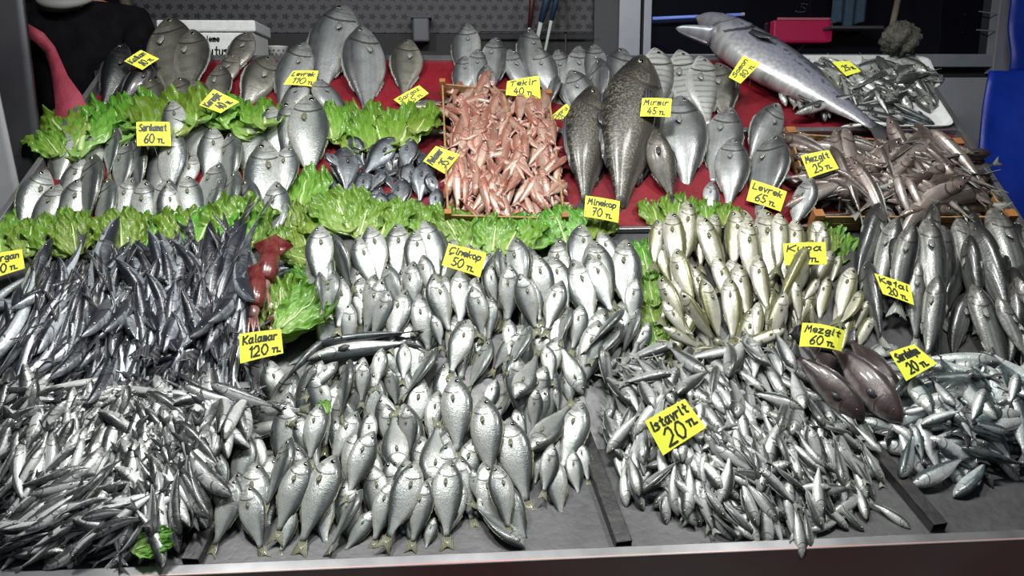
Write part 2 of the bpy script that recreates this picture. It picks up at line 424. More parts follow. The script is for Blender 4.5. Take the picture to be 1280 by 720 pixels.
        for sg, tg in ((1, 'p'), (-1, 'm')):
            R['pect' + tg] = s.mk('pectoral_fin', s.pectgeo(sg, ky, kz), [mf])
            g = s.eyegeo(sg, ky, kz); R['eye' + tg] = s.mk('eye', g[:2], [M_iris, M_eye], None, g[2])
        return R
    def halfs(s, t, roll):
        tb = min(t / s.body, 1.0)
        h = (s.top(tb) - s.bot(tb)) / 2; w = s.wid(tb) + .004
        if t > s.body: h = s.taild * .5; w = .006
        c, sn = math.cos(roll), math.sin(roll)
        return math.hypot(h * c, w * sn), math.hypot(w * c, h * sn)

SAMP = [i / 8 for i in range(9)]
def settle(sp, hu, hv, tu, tv, roll, k=.85, sink=0.0, cap=None, bmax=.75, pct=72, bmin=None):
    """returns pose of a fish resting on what already lies there; stamps it into the height map"""
    L = math.hypot(hu - tu, hv - tv); du, dv = (hu - tu) / L, (hv - tv) / L
    lu, lv = -dv, du
    prof = [sp.halfs(t, roll) for t in SAMP]
    need = []; ss = []
    for t, (lw, th) in zip(SAMP, prof):
        s = (.5 - t) * L; cu, cv = (hu + tu) / 2 + du * s, (hv + tv) / 2 + dv * s
        o = lw * L * .45
        hs = (Hat(cu, cv) + Hat(cu + lu * o, cv + lv * o) + Hat(cu - lu * o, cv - lv * o)) / 3
        need.append(hs + th * L * k); ss.append(s)
    ss = np.array(ss); need = np.array(need)
    b = float((ss * (need - need.mean())).sum() / (ss * ss).sum()); b = max(-bmax, min(bmax, b))
    if bmin is not None and dv > .5: b = max(b, bmin)
    a = float(np.percentile(need - b * ss, pct)) - sink
    if cap is not None:
        base = -(hv + tv) / 2 * DT if hv + tv < 0 else 0.0
        if base > 0: b = max(min(b, .1), -.6)
        lim = base + cap
        if a > lim: a = lim + min(.012, (a - lim) * .15)
    # stamp
    cu, cv = (hu + tu) / 2, (hv + tv) / 2; R = L / 2 + .01
    i0, i1 = int((cv - R - V0) / CS), int((cv + R - V0) / CS) + 1; j0, j1 = int((cu - R - U0) / CS), int((cu + R - U0) / CS) + 1
    i0, j0 = max(i0, 0), max(j0, 0); i1, j1 = min(i1, HM.shape[0]), min(j1, HM.shape[1])
    if i1 > i0 and j1 > j0:
        vv = GG[0][i0:i1, j0:j1] - cv; uu = GG[1][i0:i1, j0:j1] - cu
        s = uu * du + vv * dv; l = uu * lu + vv * lv; t = .5 - s / L
        lw = np.interp(t, SAMP, [p[0] * L for p in prof]); th = np.interp(t, SAMP, [p[1] * L for p in prof])
        ok = (t > 0) & (t < 1) & (np.abs(l) < lw)
        z = a + b * s + th * np.sqrt(np.clip(1 - (l / np.maximum(lw, 1e-5))**2, 0, 1))
        sub = HM[i0:i1, j0:j1]; sub[ok] = np.maximum(sub[ok], z[ok])
    return cu, cv, a, du, dv, b, L
def pose_matrix(cu, cv, a, du, dv, b, L, roll, side):
    X = (UB * du + VB * dv + NB * b).normalized(); n0 = (NB - X * NB.dot(X)).normalized(); Y0 = n0.cross(X)
    Y = Y0 * (-side * math.cos(roll)) + n0 * math.sin(roll); Z = X.cross(Y)
    m = Matrix((X, Y, Z)).transposed().to_4x4()
    return Matrix.Translation(P(cu, cv, a)) @ m @ Matrix.Scale(L, 4)

PLACED = []; PILED = []
def put(sp, head, tail, roll=0., side=1, label=None, cat='fish', group=None, name=None, variant=None, px=True, sink=0., parts=True, region=None, k=.85, flat=False):
    if px:
        hu, hv = uvs(*head, lift=.012 if flat else .025); tu, tv = uvs(*tail, lift=.004)
        hm_ = Hat((hu + tu) / 2, (hv + tv) / 2)
        hu, hv = uv(*head, .5 * (Hat(hu, hv) + hm_) + (.012 if flat else .025)); tu, tv = uv(*tail, .5 * (Hat(tu, tv) + hm_) + .004)
    else: (hu, hv), (tu, tv) = head, tail
    lo = VFRONT + .012
    if hv < lo or tv < lo:
        sh = lo - min(hv, tv); hv += sh; tv += sh
    roll = math.radians(roll)
    cu, cv, a, du, dv, b, L = settle(sp, hu, hv, tu, tv, roll, k, sink, None if flat else .105, .75 if hv + tv < .05 else .36, 72, None if flat else max(-.08, min(.24, .06 + .16 * (hv + tv) / 2)))
    mt = pose_matrix(cu, cv, a, du, dv, b, L, roll, side)
    vi = random.randrange(len(sp.var)) if variant is None else variant
    R = sp.var[vi]; nm = name or sp.name
    o = link(nm, R['all']); o.matrix_world = mt
    if parts and not sp.small:
        tg = 'm' if side > 0 else 'p'
        for key, pn in (('tail_fin', 'tail_fin'), ('dorsal_fin', 'dorsal_fin'), ('anal_fin', 'anal_fin'), ('pect' + tg, 'pectoral_fin'), ('eye' + tg, 'eye')):
            c = link(pn, R[key]); c.parent = o
    o['category'] = cat
    if label: o['label'] = label
    if group: o['group'] = group
    PLACED.append((o, region, head, tail, math.degrees(roll)))
    return o
def stuff_mesh(sp, poses, name, label, cat):
    V = []; F = []; C = []; MI = []
    for mt, vi in poses:
        v, f, c, mi = sp.var[vi]['raw']; b = len(V)
        A = np.array(v) @ np.array(mt.to_3x3()).T + np.array(mt.translation)
        V.extend(A.tolist()); F.extend([tuple(i + b for i in q) for q in f]); C.extend(c); MI.extend(mi)
    me = sp.mk(name, (V, F), [sp.mats[0], sp.mats[1], M_iris, M_eye], C, MI)
    o = link(name, me); tag(o, label, cat, None, 'stuff'); return o

def inpoly(x, y, poly):
    c = False; j = len(poly) - 1
    for i in range(len(poly)):
        xi, yi = poly[i]; xj, yj = poly[j]
        if (yi > y) != (yj > y) and x < (xj - xi) * (y - yi) / (yj - yi) + xi: c = not c
        j = i
    return c
def scatter(poly, n, mind=0.0, top_first=True, grad=None):
    xs = [p[0] for p in poly]; ys = [p[1] for p in poly]; out = []; tries = 0
    while len(out) < n and tries < n * 60:
        tries += 1
        x, y = random.uniform(min(xs), max(xs)), random.uniform(min(ys), max(ys))
        if not inpoly(x, y, poly): continue
        if mind and any((x - a)**2 + (y - b)**2 < mind * mind for a, b in out[-160:]): continue
        out.append((x, y))
    return out
def shrink(poly, f):
    cx = sum(p[0] for p in poly) / len(poly); cy = sum(p[1] for p in poly) / len(poly)
    return [(cx + (x - cx) * f, cy + (y - cy) * f) for x, y in poly]
def heap(sp, poly, n_stuff, n_top, Lpx, angf, rollf, stuff_name, stuff_label, label, group, cat, layers=(.80, .92, 1.0), jl=.15, mind=0, cap=.07, bmax=.28, k=.55, pct=60, short=None):
    """angf(x,y) gives the image-plane heading in degrees (0 right, 90 up)"""
    def one(x, y, make):
        L = Lpx * random.uniform(1 - jl, 1 + jl); a = math.radians(angf(x, y)); dx, dy = math.cos(a) * L / 2, -math.sin(a) * L / 2
        # keep the fish inside the tray sides
        cu0, cv0 = uvs(x, y, .005); h0 = Hat(cu0, cv0) + .005; hu, hv = uv(x + dx, y + dy, h0); tu, tv = uv(x - dx, y - dy, h0)
        roll = math.radians(rollf()); side = random.choice((1, -1))
        cu, cv, aa, du, dv, b, LL = settle(sp, hu, hv, tu, tv, roll, k, 0., cap, bmax, pct)
        mt = pose_matrix(cu, cv, aa, du, dv, b, LL, roll, side); vi = random.randrange(len(sp.var))
        if not make: return mt, vi
        o = link(sp.name, sp.var[vi]['all']); o.matrix_world = mt; tag(o, label, cat, group)
        PILED.append((o, short or label, x, y, math.degrees(a) % 360, math.degrees(roll)))
    poses = []
    for li, f in enumerate(layers[:-1]):
        for x, y in scatter(shrink(poly, f), n_stuff // (len(layers) - 1)): poses.append(one(x, y, False))
    if poses: stuff_mesh(sp, poses, stuff_name, stuff_label, cat)
    for x, y in scatter(poly, n_top, mind): one(x, y, True)

# ------------------------------------------------------------------ species
fm_grey = fin_mat('grey_fin', (.16, .17, .16), (.30, .31, .28))
fm_yel = fin_mat('yellowish_fin', (.13, .135, .07), (.18, .185, .12))
fm_dark = fin_mat('dark_fin', (.02, .02, .025), (.07, .07, .075))
fm_pink = fin_mat('pink_fin', (.45, .25, .2), (.6, .42, .36))
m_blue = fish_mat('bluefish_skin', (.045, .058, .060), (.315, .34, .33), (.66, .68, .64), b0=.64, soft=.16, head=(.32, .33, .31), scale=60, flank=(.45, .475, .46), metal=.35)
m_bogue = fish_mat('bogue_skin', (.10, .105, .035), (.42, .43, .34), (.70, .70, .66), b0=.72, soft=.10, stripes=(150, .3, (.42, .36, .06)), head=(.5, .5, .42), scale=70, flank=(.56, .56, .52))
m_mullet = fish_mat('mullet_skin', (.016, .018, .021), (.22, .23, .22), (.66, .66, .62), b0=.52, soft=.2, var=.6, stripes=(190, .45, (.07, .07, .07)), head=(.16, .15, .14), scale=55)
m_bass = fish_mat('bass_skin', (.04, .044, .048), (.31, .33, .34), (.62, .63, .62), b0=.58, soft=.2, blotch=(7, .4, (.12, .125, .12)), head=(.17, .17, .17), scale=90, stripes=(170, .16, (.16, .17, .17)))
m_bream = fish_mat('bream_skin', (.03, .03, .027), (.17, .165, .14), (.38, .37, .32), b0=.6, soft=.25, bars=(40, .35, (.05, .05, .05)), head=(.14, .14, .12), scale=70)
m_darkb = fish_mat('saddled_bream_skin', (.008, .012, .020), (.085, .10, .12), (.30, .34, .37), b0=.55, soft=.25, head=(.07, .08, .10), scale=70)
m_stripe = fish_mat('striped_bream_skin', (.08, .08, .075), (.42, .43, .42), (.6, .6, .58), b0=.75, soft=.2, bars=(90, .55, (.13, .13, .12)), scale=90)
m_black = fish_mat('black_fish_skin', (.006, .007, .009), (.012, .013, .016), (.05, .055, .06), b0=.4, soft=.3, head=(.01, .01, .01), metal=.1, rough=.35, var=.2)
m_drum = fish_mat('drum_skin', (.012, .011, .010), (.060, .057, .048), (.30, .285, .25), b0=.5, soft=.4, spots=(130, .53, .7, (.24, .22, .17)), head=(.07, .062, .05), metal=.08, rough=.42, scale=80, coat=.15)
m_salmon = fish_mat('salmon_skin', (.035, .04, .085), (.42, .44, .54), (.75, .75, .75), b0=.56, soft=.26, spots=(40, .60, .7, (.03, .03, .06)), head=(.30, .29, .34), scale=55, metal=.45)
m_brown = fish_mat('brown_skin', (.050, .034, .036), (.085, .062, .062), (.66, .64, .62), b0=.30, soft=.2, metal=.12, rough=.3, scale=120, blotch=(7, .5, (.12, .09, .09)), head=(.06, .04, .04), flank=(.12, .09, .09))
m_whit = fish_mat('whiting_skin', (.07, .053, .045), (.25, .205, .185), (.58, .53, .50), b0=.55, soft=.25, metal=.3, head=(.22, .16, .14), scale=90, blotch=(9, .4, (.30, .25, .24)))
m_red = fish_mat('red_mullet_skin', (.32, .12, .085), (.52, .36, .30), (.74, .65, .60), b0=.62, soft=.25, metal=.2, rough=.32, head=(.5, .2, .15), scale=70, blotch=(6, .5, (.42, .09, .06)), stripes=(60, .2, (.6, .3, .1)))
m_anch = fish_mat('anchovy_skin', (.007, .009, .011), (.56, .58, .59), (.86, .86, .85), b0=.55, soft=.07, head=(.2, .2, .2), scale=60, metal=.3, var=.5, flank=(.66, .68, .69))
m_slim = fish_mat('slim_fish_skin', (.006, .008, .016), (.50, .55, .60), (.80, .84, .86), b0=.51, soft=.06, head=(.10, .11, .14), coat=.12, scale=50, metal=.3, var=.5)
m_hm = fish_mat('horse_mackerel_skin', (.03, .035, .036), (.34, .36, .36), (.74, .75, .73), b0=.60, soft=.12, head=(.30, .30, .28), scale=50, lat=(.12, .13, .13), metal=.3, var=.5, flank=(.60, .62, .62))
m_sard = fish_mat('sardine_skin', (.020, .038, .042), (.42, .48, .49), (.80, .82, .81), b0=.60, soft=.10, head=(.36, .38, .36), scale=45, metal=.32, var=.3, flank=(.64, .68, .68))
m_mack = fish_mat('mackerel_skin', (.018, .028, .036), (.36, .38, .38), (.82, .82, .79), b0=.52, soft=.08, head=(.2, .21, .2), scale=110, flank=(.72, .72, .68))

BLUE = Species('bluefish', 'std', .315, .13, (m_blue, fm_yel), variants=7, bend=.25, eye=.027, pect=.085, dorsal=(.30, .78, .025), anal=(.55, .82, .03), tail=.085, ns=24, nr=18)
BOGUE = Species('bogue', 'slim', .235, .13, (m_bogue, fm_yel), variants=7, bend=.35, eye=.029, dorsal=(.30, .78, .03), anal=(.60, .8, .03), pect=.08)
MULLET = Species('grey_mullet', 'slim', .21, .15, (m_mullet, fm_grey), variants=5, bend=.15, eye=.011, dorsal=(.36, .46, .06), anal=(.60, .74, .05), pect=.10)
BASS = Species('sea_bass', 'std', .33, .16, (m_bass, fm_grey), variants=5, bend=.15, eye=.018, pect=.09, dorsal=(.30, .78, .035), anal=(.60, .8, .03), tail=.09, ns=24, nr=18)
BREAM = Species('sea_bream', 'bream', .34, .14, (m_bream, fm_grey), variants=3, bend=.1, eye=.020, dorsal=(.28, .8, .05), anal=(.6, .82, .05))
DBREAM = Species('saddled_bream', 'bream', .38, .13, (m_darkb, fm_dark), variants=3, bend=.1, eye=.026)
STRIPE = Species('striped_bream', 'bream', .34, .12, (m_stripe, fm_grey), variants=3, bend=.1, eye=.020)
BLACK = Species('black_fish', 'std', .28, .2, (m_black, fm_dark), variants=2, bend=.2, eye=.02)
DRUM = Species('brown_meagre', 'std', .285, .18, (m_drum, fm_dark), variants=3, bend=.2, eye=.014)
BROWN = Species('smooth_whiting', 'slim', .28, .17, (m_brown, fm_dark), variants=3, bend=.12, eye=.009, fork=.2, dorsal=(.35, .9, .05), anal=(.45, .9, .04))
MACK = Species('mackerel', 'slim', .16, .12, (m_mack, fm_dark), variants=3, bend=.12, eye=.014, dorsal=(.3, .42, .08))
kw = dict(small=True, ns=12, nr=8)
ANCH = Species('anchovy', 'slim', .185, .13, (m_anch, fm_dark), variants=7, bend=1.0, eye=.014, dorsal=(.45, .58, .12), **kw)
SLIM = Species('slim_silver_fish', 'slim', .098, .075, (m_slim, fm_dark), variants=9, bend=1.3, zb=.3, eye=.009, dorsal=(.6, .75, .10), small=True, ns=16, nr=8)
HMAC = Species('horse_mackerel', 'slim', .235, .14, (m_hm, fm_grey), variants=7, bend=.5, eye=.024, dorsal=(.33, .8, .08), **kw)
SARD = Species('sardine', 'slim', .24, .15, (m_sard, fm_dark), variants=7, bend=.4, eye=.018, dorsal=(.42, .56, .12), ns=16, nr=12, small=True)
REDM = Species('red_mullet', 'slim', .205, .15, (m_red, fm_pink), variants=7, bend=.5, eye=.02, dorsal=(.3, .5, .10), **kw)
WHIT = Species('whiting', 'slim', .15, .12, (m_whit, fm_grey), variants=7, bend=.9, eye=.018, dorsal=(.3, .85, .07), small=True, ns=18, nr=12)
TINY = Species('sprat', 'slim', .19, .12, (m_hm, fm_grey), variants=5, bend=.6, eye=.018, **kw)

# ------------------------------------------------------------------ stall
V_BACK = uv(640, 76)[1]
uL_b, _ = uv(148, 74); uL_f, _ = uv(2, 284); uR_b, _ = uv(1136, 74); uR_f, _ = uv(1300, 330)
vLb, vLf = uv(148, 74)[1], uv(2, 284)[1]; vRb, vRf = uv(1136, 74)[1], uv(1300, 330)[1]
def el(v): return uL_b + (uL_f - uL_b) * min(1.15, (v - vLb) / (vLf - vLb))
def er(v): return uR_b + (uR_f - uR_b) * min(1.0, (v - vRb) / (vRf - vRb))
EL = el(V_BACK); ER = er(V_BACK)
stall = empty('market_stall', (0, 0, 0), 'stainless steel fish stall with sloping display bed and low front tray', 'market stall')
def sheet(name, m, pts, th, lower=True, parent=stall, bevel=0):
    """flat plate: pts corner list in (u,v,h) bed coordinates"""
    b = MB(); top = [P(*p) for p in pts]; n = len(pts)
    bot = [P(p[0], p[1], p[2] - th) for p in pts]
    b.add(top + bot, [tuple(range(n)), tuple(range(2 * n - 1, n - 1, -1))] + [(i, i + n, (i + 1) % n + n, (i + 1) % n) for i in range(n)])
    return b.build(name, m, parent, bevel=bevel)
hf = -VFRONT * DT
FL, FR = -1.62, 1.62
sheet('display_bed', M_steel, [(el(vLf), -.02, .0), (er(vRf), -.02, 0), (er(vRf), vRf, 0), (ER, V_BACK, 0), (EL, V_BACK, 0), (el(vLf), vLf, 0)], .02)
sheet('front_tray', M_steel, [(FL, VFRONT, hf), (FR, VFRONT, hf), (FR, 0.0, 0), (FL, 0.0, 0)], .012)
# red liners of the upper trays
v1 = uv(640, 292)[1]; v2 = uv(640, 174)[1]; v3 = uv(640, 165)[1]
sheet('red_liner', M_red, [(el(v1) + .02, v1, .006), (er(v1) - .02, v1, .006), (er(v2) - .02, v2, .006), (el(v2) + .02, v2, .006)], .004)
sheet('red_liner', M_red, [(el(v3) + .02, v3, .006), (er(v3) - .02, v3, .006), (ER - .02, V_BACK - .01, .006), (EL + .02, V_BACK - .01, .006)], .004)
def bar(name, m, a, b, w, h, parent=stall, bevel=.002, up=None):
    a, b = Vector(a), Vector(b); d = (b - a); L = d.length; d.normalize(); up = up or NB
    upo = (up - d * up.dot(d)).normalized(); s = d.cross(upo)
    mb = MB(); mb.box((a + b) / 2 + upo * h / 2, d * L / 2, s * w / 2, upo * h / 2); return mb.build(name, m, parent, bevel=bevel)
bar('cross_rail', M_rail, P(el(v2) + .01, (v2 + v3) / 2, 0), P(er(v2) - .01, (v2 + v3) / 2, 0), .022, .020)
bar('cross_rail', M_rail, P(el(v1) + .01, v1, 0), P(er(v1) - .01, v1, 0), .012, .018)
bar('back_rail', M_rail, P(EL - .01, V_BACK, -.02), P(ER + .01, V_BACK, -.02), .03, .035)
bar('side_rail', M_rail, P(el(vLf), vLf, -.02), P(EL, V_BACK, -.02), .018, .05)
bar('side_rail', M_rail, P(er(vRf), vRf, -.02), P(ER, V_BACK, -.02), .018, .05)
bar('side_rail', M_rail, P(el(vLf), 0, -.02), P(el(vLf), vLf, -.02), .018, .05)
bar('side_rail', M_rail, P(er(vRf), 0, -.02), P(er(vRf), vRf, -.02), .018, .05)
# front lip and the panel below
LIPn = Vector((0, -math.sin(TA), math.cos(TA))); LIPv = Vector((0, math.cos(TA), math.sin(TA)))
lip = MB()
lip.box(LIP + LIPn * .007 - LIPv * .014, (1.62, 0, 0), LIPv * .014, LIPn * .007)
lip.build('front_lip', M_rail, stall, bevel=.003)
fp = MB(); fp.wbox(-1.62, 1.62, LIP.y - .030, LIP.y - .016, LIP.z - .30, LIP.z + .006)
fp.build('front_panel', M_front, stall, bevel=.004)
for sx in (-1.58, 1.58):
    for yy, top in ((LIP.y + .05, LIP.z - .01), (LIP.y + .75, LIP.z + .2)):
        q = MB(); q.wbox(sx - .02, sx + .02, yy - .02, yy + .02, 0, top); q.build('leg', M_side, stall)
pb = P(0, V_BACK, -.02)
for sx in (EL + .05, 0, ER - .05):
    q = MB(); q.wbox(sx - .02, sx + .02, pb.y - .05, pb.y - .01, 0, pb.z - .02); q.build('leg', M_side, stall)
# side panels under the bed edges
for (ua, va, ub, vb_) in ((el(vLf) - .012, vLf, EL - .012, V_BACK), (er(vRf) + .012, vRf, ER + .012, V_BACK)):
    a = P(ua, va, 0); b = P(ub, vb_, 0); q = MB()
    q.add([(a.x - .004, a.y, a.z), (b.x - .004, b.y, b.z), (b.x - .004, b.y, b.z - .45), (a.x - .004, a.y, .35), (a.x + .004, a.y, a.z), (b.x + .004, b.y, b.z), (b.x + .004, b.y, b.z - .45), (a.x + .004, a.y, .35)],
          [(0, 1, 2, 3), (7, 6, 5, 4), (0, 4, 5, 1), (1, 5, 6, 2), (2, 6, 7, 3), (3, 7, 4, 0)])
    q.build('side_panel', M_side, stall)
# divider bars on the front tray (hollow square tube, open towards the street)
def tray_pt(px, py):
    return on_plane(px, py, LIP, LIPn)
for (x0, y0, x1, y1) in ((779, 686, 722, 530), (1172, 664, 1060, 530), (240, 708, 305, 575)):
    a = tray_pt(x0, y0); b = tray_pt(x1, y1); d = (b - a).normalized(); s = d.cross(LIPn).normalized()
    mb = MB(); w, h, t = .017, .022, .0022
    for c, hw, hh in ((s * (w - t / 2) + LIPn * h / 2, t / 2, h / 2), (-s * (w - t / 2) + LIPn * h / 2, t / 2, h / 2), (LIPn * (h - t / 2), w, t / 2), (LIPn * t / 2, w, t / 2)):
        mb.box((a + b) / 2 + c, d * (b - a).length / 2, s * hw, LIPn * hh)
    mb.build('divider', M_bar, stall)
    # stamp
    for i in range(60):
        p = a.lerp(b, i / 59); q = p - O; u, v = q.x, q.dot(VB); r = int(.018 / CS)
        ii, jj = int((v - V0) / CS), int((u - U0) / CS)
        HMs = HM[ii - r:ii + r + 1, jj - r:jj + r + 1]; HMs[:] = np.maximum(HMs, q.dot(NB) + h)

# ------------------------------------------------------------------ lettuce
def lettuce_material():
    m = bpy.data.materials.new('lettuce'); m.use_nodes = True; nt = m.node_tree; L = nt.links; b = nt.nodes['Principled BSDF']
    at = nn(nt, 'ShaderNodeAttribute', attribute_name='fco'); sp = nn(nt, 'ShaderNodeSeparateXYZ'); L.new(at.outputs['Vector'], sp.inputs[0])
    oi = nn(nt, 'ShaderNodeObjectInfo')
    n = nn(nt, 'ShaderNodeTexNoise'); n.inputs['Scale'].default_value = 6; n.inputs['Detail'].default_value = 6; L.new(at.outputs['Vector'], n.inputs['Vector'])
    r = nn(nt, 'ShaderNodeValToRGB'); e = r.color_ramp.elements
    e[0].position = 0.0; e[0].color = (.30, .43, .12, 1); e[1].position = 1; e[1].color = (.085, .215, .015, 1); x = e.new(.45); x.color = (.17, .34, .045, 1)
    L.new(mth(nt, 'ADD', sp.outputs[0], mth(nt, 'MULTIPLY_ADD', n.outputs['Fac'], 1.0, -.5)), r.inputs[0])
    ve = mth(nt, 'ABSOLUTE', mth(nt, 'SINE', mth(nt, 'ADD', mth(nt, 'MULTIPLY', sp.outputs[1], 9), mth(nt, 'MULTIPLY', n.outputs['Fac'], 2.5))))
    ve = mth(nt, 'LESS_THAN', ve, .14)
    c = mix(nt, mth(nt, 'MULTIPLY', ve, .45), r.outputs[0], (.40, .55, .20))
    hs = nn(nt, 'ShaderNodeHueSaturation'); L.new(c, hs.inputs['Color']); L.new(mth(nt, 'MULTIPLY_ADD', oi.outputs['Random'], .06, .465), hs.inputs['Hue'])
    L.new(mth(nt, 'MULTIPLY_ADD', oi.outputs['Random'], .4, .8), hs.inputs['Value'])
    L.new(hs.outputs[0], b.inputs['Base Color']); b.inputs['Roughness'].default_value = .38; b.inputs['Coat Weight'].default_value = .2
    tr = nn(nt, 'ShaderNodeBsdfTranslucent'); L.new(hs.outputs[0], tr.inputs[0]); ms = nn(nt, 'ShaderNodeMixShader'); ms.inputs[0].default_value = .25
    L.new(b.outputs[0], ms.inputs[1]); L.new(tr.outputs[0], ms.inputs[2]); L.new(ms.outputs[0], nt.nodes['Material Output'].inputs[0])
    bp = nn(nt, 'ShaderNodeBump'); bp.inputs['Strength'].default_value = .5; bp.inputs['Distance'].default_value = .004
    n2 = nn(nt, 'ShaderNodeTexNoise'); n2.inputs['Scale'].default_value = 14; L.new(at.outputs['Vector'], n2.inputs['Vector'])
    L.new(n2.outputs['Fac'], bp.inputs['Height']); L.new(bp.outputs[0], b.inputs['Normal'])
    return m
M_let = lettuce_material()
M_rib = mat('lettuce_rib', (.48, .60, .28), .4, noise=(20, (.38, .52, .2)))
def leaf_mesh(seed):
    r_ = random.Random(seed); NR, NT = 20, 110; vs = []; co = []
    ph = [r_.uniform(0, 6.3) for _ in range(9)]; fold = r_.uniform(-.15, .35)
    for i in range(NR + 1):
        r = i / NR
        for j in range(NT + 1):
            th = (j / NT * 2 - 1)
            # outline of a broad leaf: r along the length, th across
            w = .56 * (r ** .6) * (1.0 - .22 * r)
            tip = 1 - .30 * abs(th) ** 2.4
            x = (r * tip) + (r**5) * (.028 * math.sin(17 * th + ph[0]) + .018 * math.sin(39 * th + ph[1]))
            y = w * th * (1 + .06 * math.sin(9 * r + ph[7]))
            e = max(r ** 3, abs(th) ** 3)                     # edges curl most
            z = e * (.050 * math.sin(9 * th + 6 * r + ph[2]) + .030 * math.sin(21 * th - 14 * r + ph[3]) + .014 * math.sin(43 * th + 26 * r + ph[4]))
            y += e * .022 * math.sin(20 * r + 9 * th + ph[8]); x += e * .018 * math.sin(26 * th + ph[5])
            z += .04 * math.sin(4 * r + ph[5]) * r + fold * y * y * 1.5
            z += .016 * math.sin(24 * x + ph[6]) * math.sin(26 * y + ph[7]) * min(1, r * 3)
            vs.append((x - .5, y, z)); co.append((max(r, abs(th) * .8 * min(1, r * 2)), th * (1 + r), r))
    n = NT + 1; fs = [(i * n + j, (i + 1) * n + j, (i + 1) * n + j + 1, i * n + j + 1) for i in range(NR) for j in range(NT)]
    me = bpy.data.meshes.new('lettuce_leaf'); me.from_pydata(vs, [], fs); me.update(); me.materials.append(M_let)
    me.polygons.foreach_set('use_smooth', [True] * len(fs))
    a = me.attributes.new('fco', 'FLOAT_VECTOR', 'POINT'); a.data.foreach_set('vector', [c for p in co for c in p])
    rib = MB(); pts = []; rad = []
    for i in range(1, 10):
        r = i / 12; k = round(r * NR) * n + NT // 2; pts.append(Vector(vs[k]) + Vector((0, 0, .004))); rad.append(.022 * (1 - r) + .004)
    rib.tube(pts, rad, 8); rme = rib.mesh('rib', [M_rib], True)
    return me, rme
LEAVES = [leaf_mesh(s) for s in range(7)]
ORD = ['first', 'second', 'third', 'fourth', 'fifth', 'sixth', 'seventh', 'eighth', 'ninth', 'tenth', 'eleventh', 'twelfth', 'thirteenth', 'fourteenth', 'fifteenth', 'sixteenth', 'seventeenth', 'eighteenth', 'nineteenth', 'twentieth',
       'twenty-first', 'twenty-second', 'twenty-third', 'twenty-fourth', 'twenty-fifth', 'twenty-sixth', 'twenty-seventh', 'twenty-eighth']
def leaf(bx, by, tx, ty, label, lift=.012, tilt=0.0, group=None, wide=1.0):
    bu, bv = uvs(bx, by, .01); tu, tv = uvs(tx, ty, .01)
    L = math.hypot(tu - bu, tv - bv); du, dv = (tu - bu) / L, (tv - bv) / L
    cu, cv = (bu + tu) / 2, (bv + tv) / 2
    smp = [(Hat(cu + du * s * L, cv + dv * s * L) + Hat(cu + du * s * L - dv * L * .2, cv + dv * s * L + du * L * .2) + Hat(cu + du * s * L + dv * L * .2, cv + dv * s * L - du * L * .2)) / 3 for s in (-.4, -.2, 0, .2, .4)]
    s_ = np.array([-.4, -.2, 0, .2, .4]) * L; b = float((s_ * (np.array(smp) - np.mean(smp))).sum() / (s_ * s_).sum()); b = max(-.6, min(.6, b))
    a = float(np.mean(smp)) + lift
    X = (UB * du + VB * dv + NB * b).normalized(); n0 = (NB - X * NB.dot(X)).normalized(); Y = n0.cross(X)
    rl = random.uniform(-.25, .25) + tilt; Y2 = Y * math.cos(rl) + n0 * math.sin(rl); Z = X.cross(Y2)
    me, rme = random.choice(LEAVES)
    o = link('lettuce_leaf', me); m = Matrix((X, Y2 * wide, Z)).transposed().to_4x4(); o.matrix_world = Matrix.Translation(P(cu, cv, a)) @ m @ Matrix.Scale(L, 4)
    c = link('rib', rme); c.parent = o
    tag(o, label, 'lettuce', group)
    # stamp a thin layer
    i0, i1 = int((cv - L * .4 - V0) / CS), int((cv + L * .4 - V0) / CS); j0, j1 = int((cu - L * .4 - U0) / CS), int((cu + L * .4 - U0) / CS)
    vv = GG[0][i0:i1, j0:j1] - cv; uu = GG[1][i0:i1, j0:j1] - cu; ok = (uu**2 + vv**2) < (L * .38)**2
    s = uu * du + vv * dv; sub = HM[i0:i1, j0:j1]; z = a + b * s + .012; sub[ok] = np.maximum(sub[ok], z[ok])
    return o

# ------------------------------------------------------------------ labels for listed fish
def many(sp, ox, oy, sc, rows, region, ext=1.0, **kw):
    for r in rows:
        hx, hy, tx, ty = r[:4]; tx, ty = hx + (tx - hx) * ext, hy + (ty - hy) * ext; side = r[4] if len(r) > 4 else random.choice((1, -1)); roll = r[5] if len(r) > 5 else random.uniform(-8, 12)
        put(sp, (ox + hx / sc, oy + hy / sc), (ox + tx / sc, oy + ty / sc), roll, side, region=region, **kw)
def fill(sp, poly, n, Lpx, ang, jit, region_label, group, roll=(-10, 30), mind=0, short=None):
    pts = scatter(poly, n, mind); pts.sort(key=lambda p: p[1])
    for x, y in pts:
        L = Lpx * random.uniform(.85, 1.1) * (1 + (y - 360) / 1400); a = math.radians(ang + random.uniform(-jit, jit)); dx, dy = math.cos(a) * L / 2, -math.sin(a) * L / 2
        rl = random.uniform(*roll); o = put(sp, (x + dx, y + dy), (x - dx, y - dy), rl, random.choice((1, -1)), label=region_label, group=group)
        PILED.append((o, short, x, y, math.degrees(a) % 360, rl))
#==SCENE==
S5 = 5.818
# rail heights in the height map so heads lean on the rails
def stamp_line(vc, half, h):
    m = np.abs(GG[0] - vc) < half; HM[m] = np.maximum(HM[m], h)
stamp_line(V_BACK, .016, .016); stamp_line((v2 + v3) / 2, .012, .02)

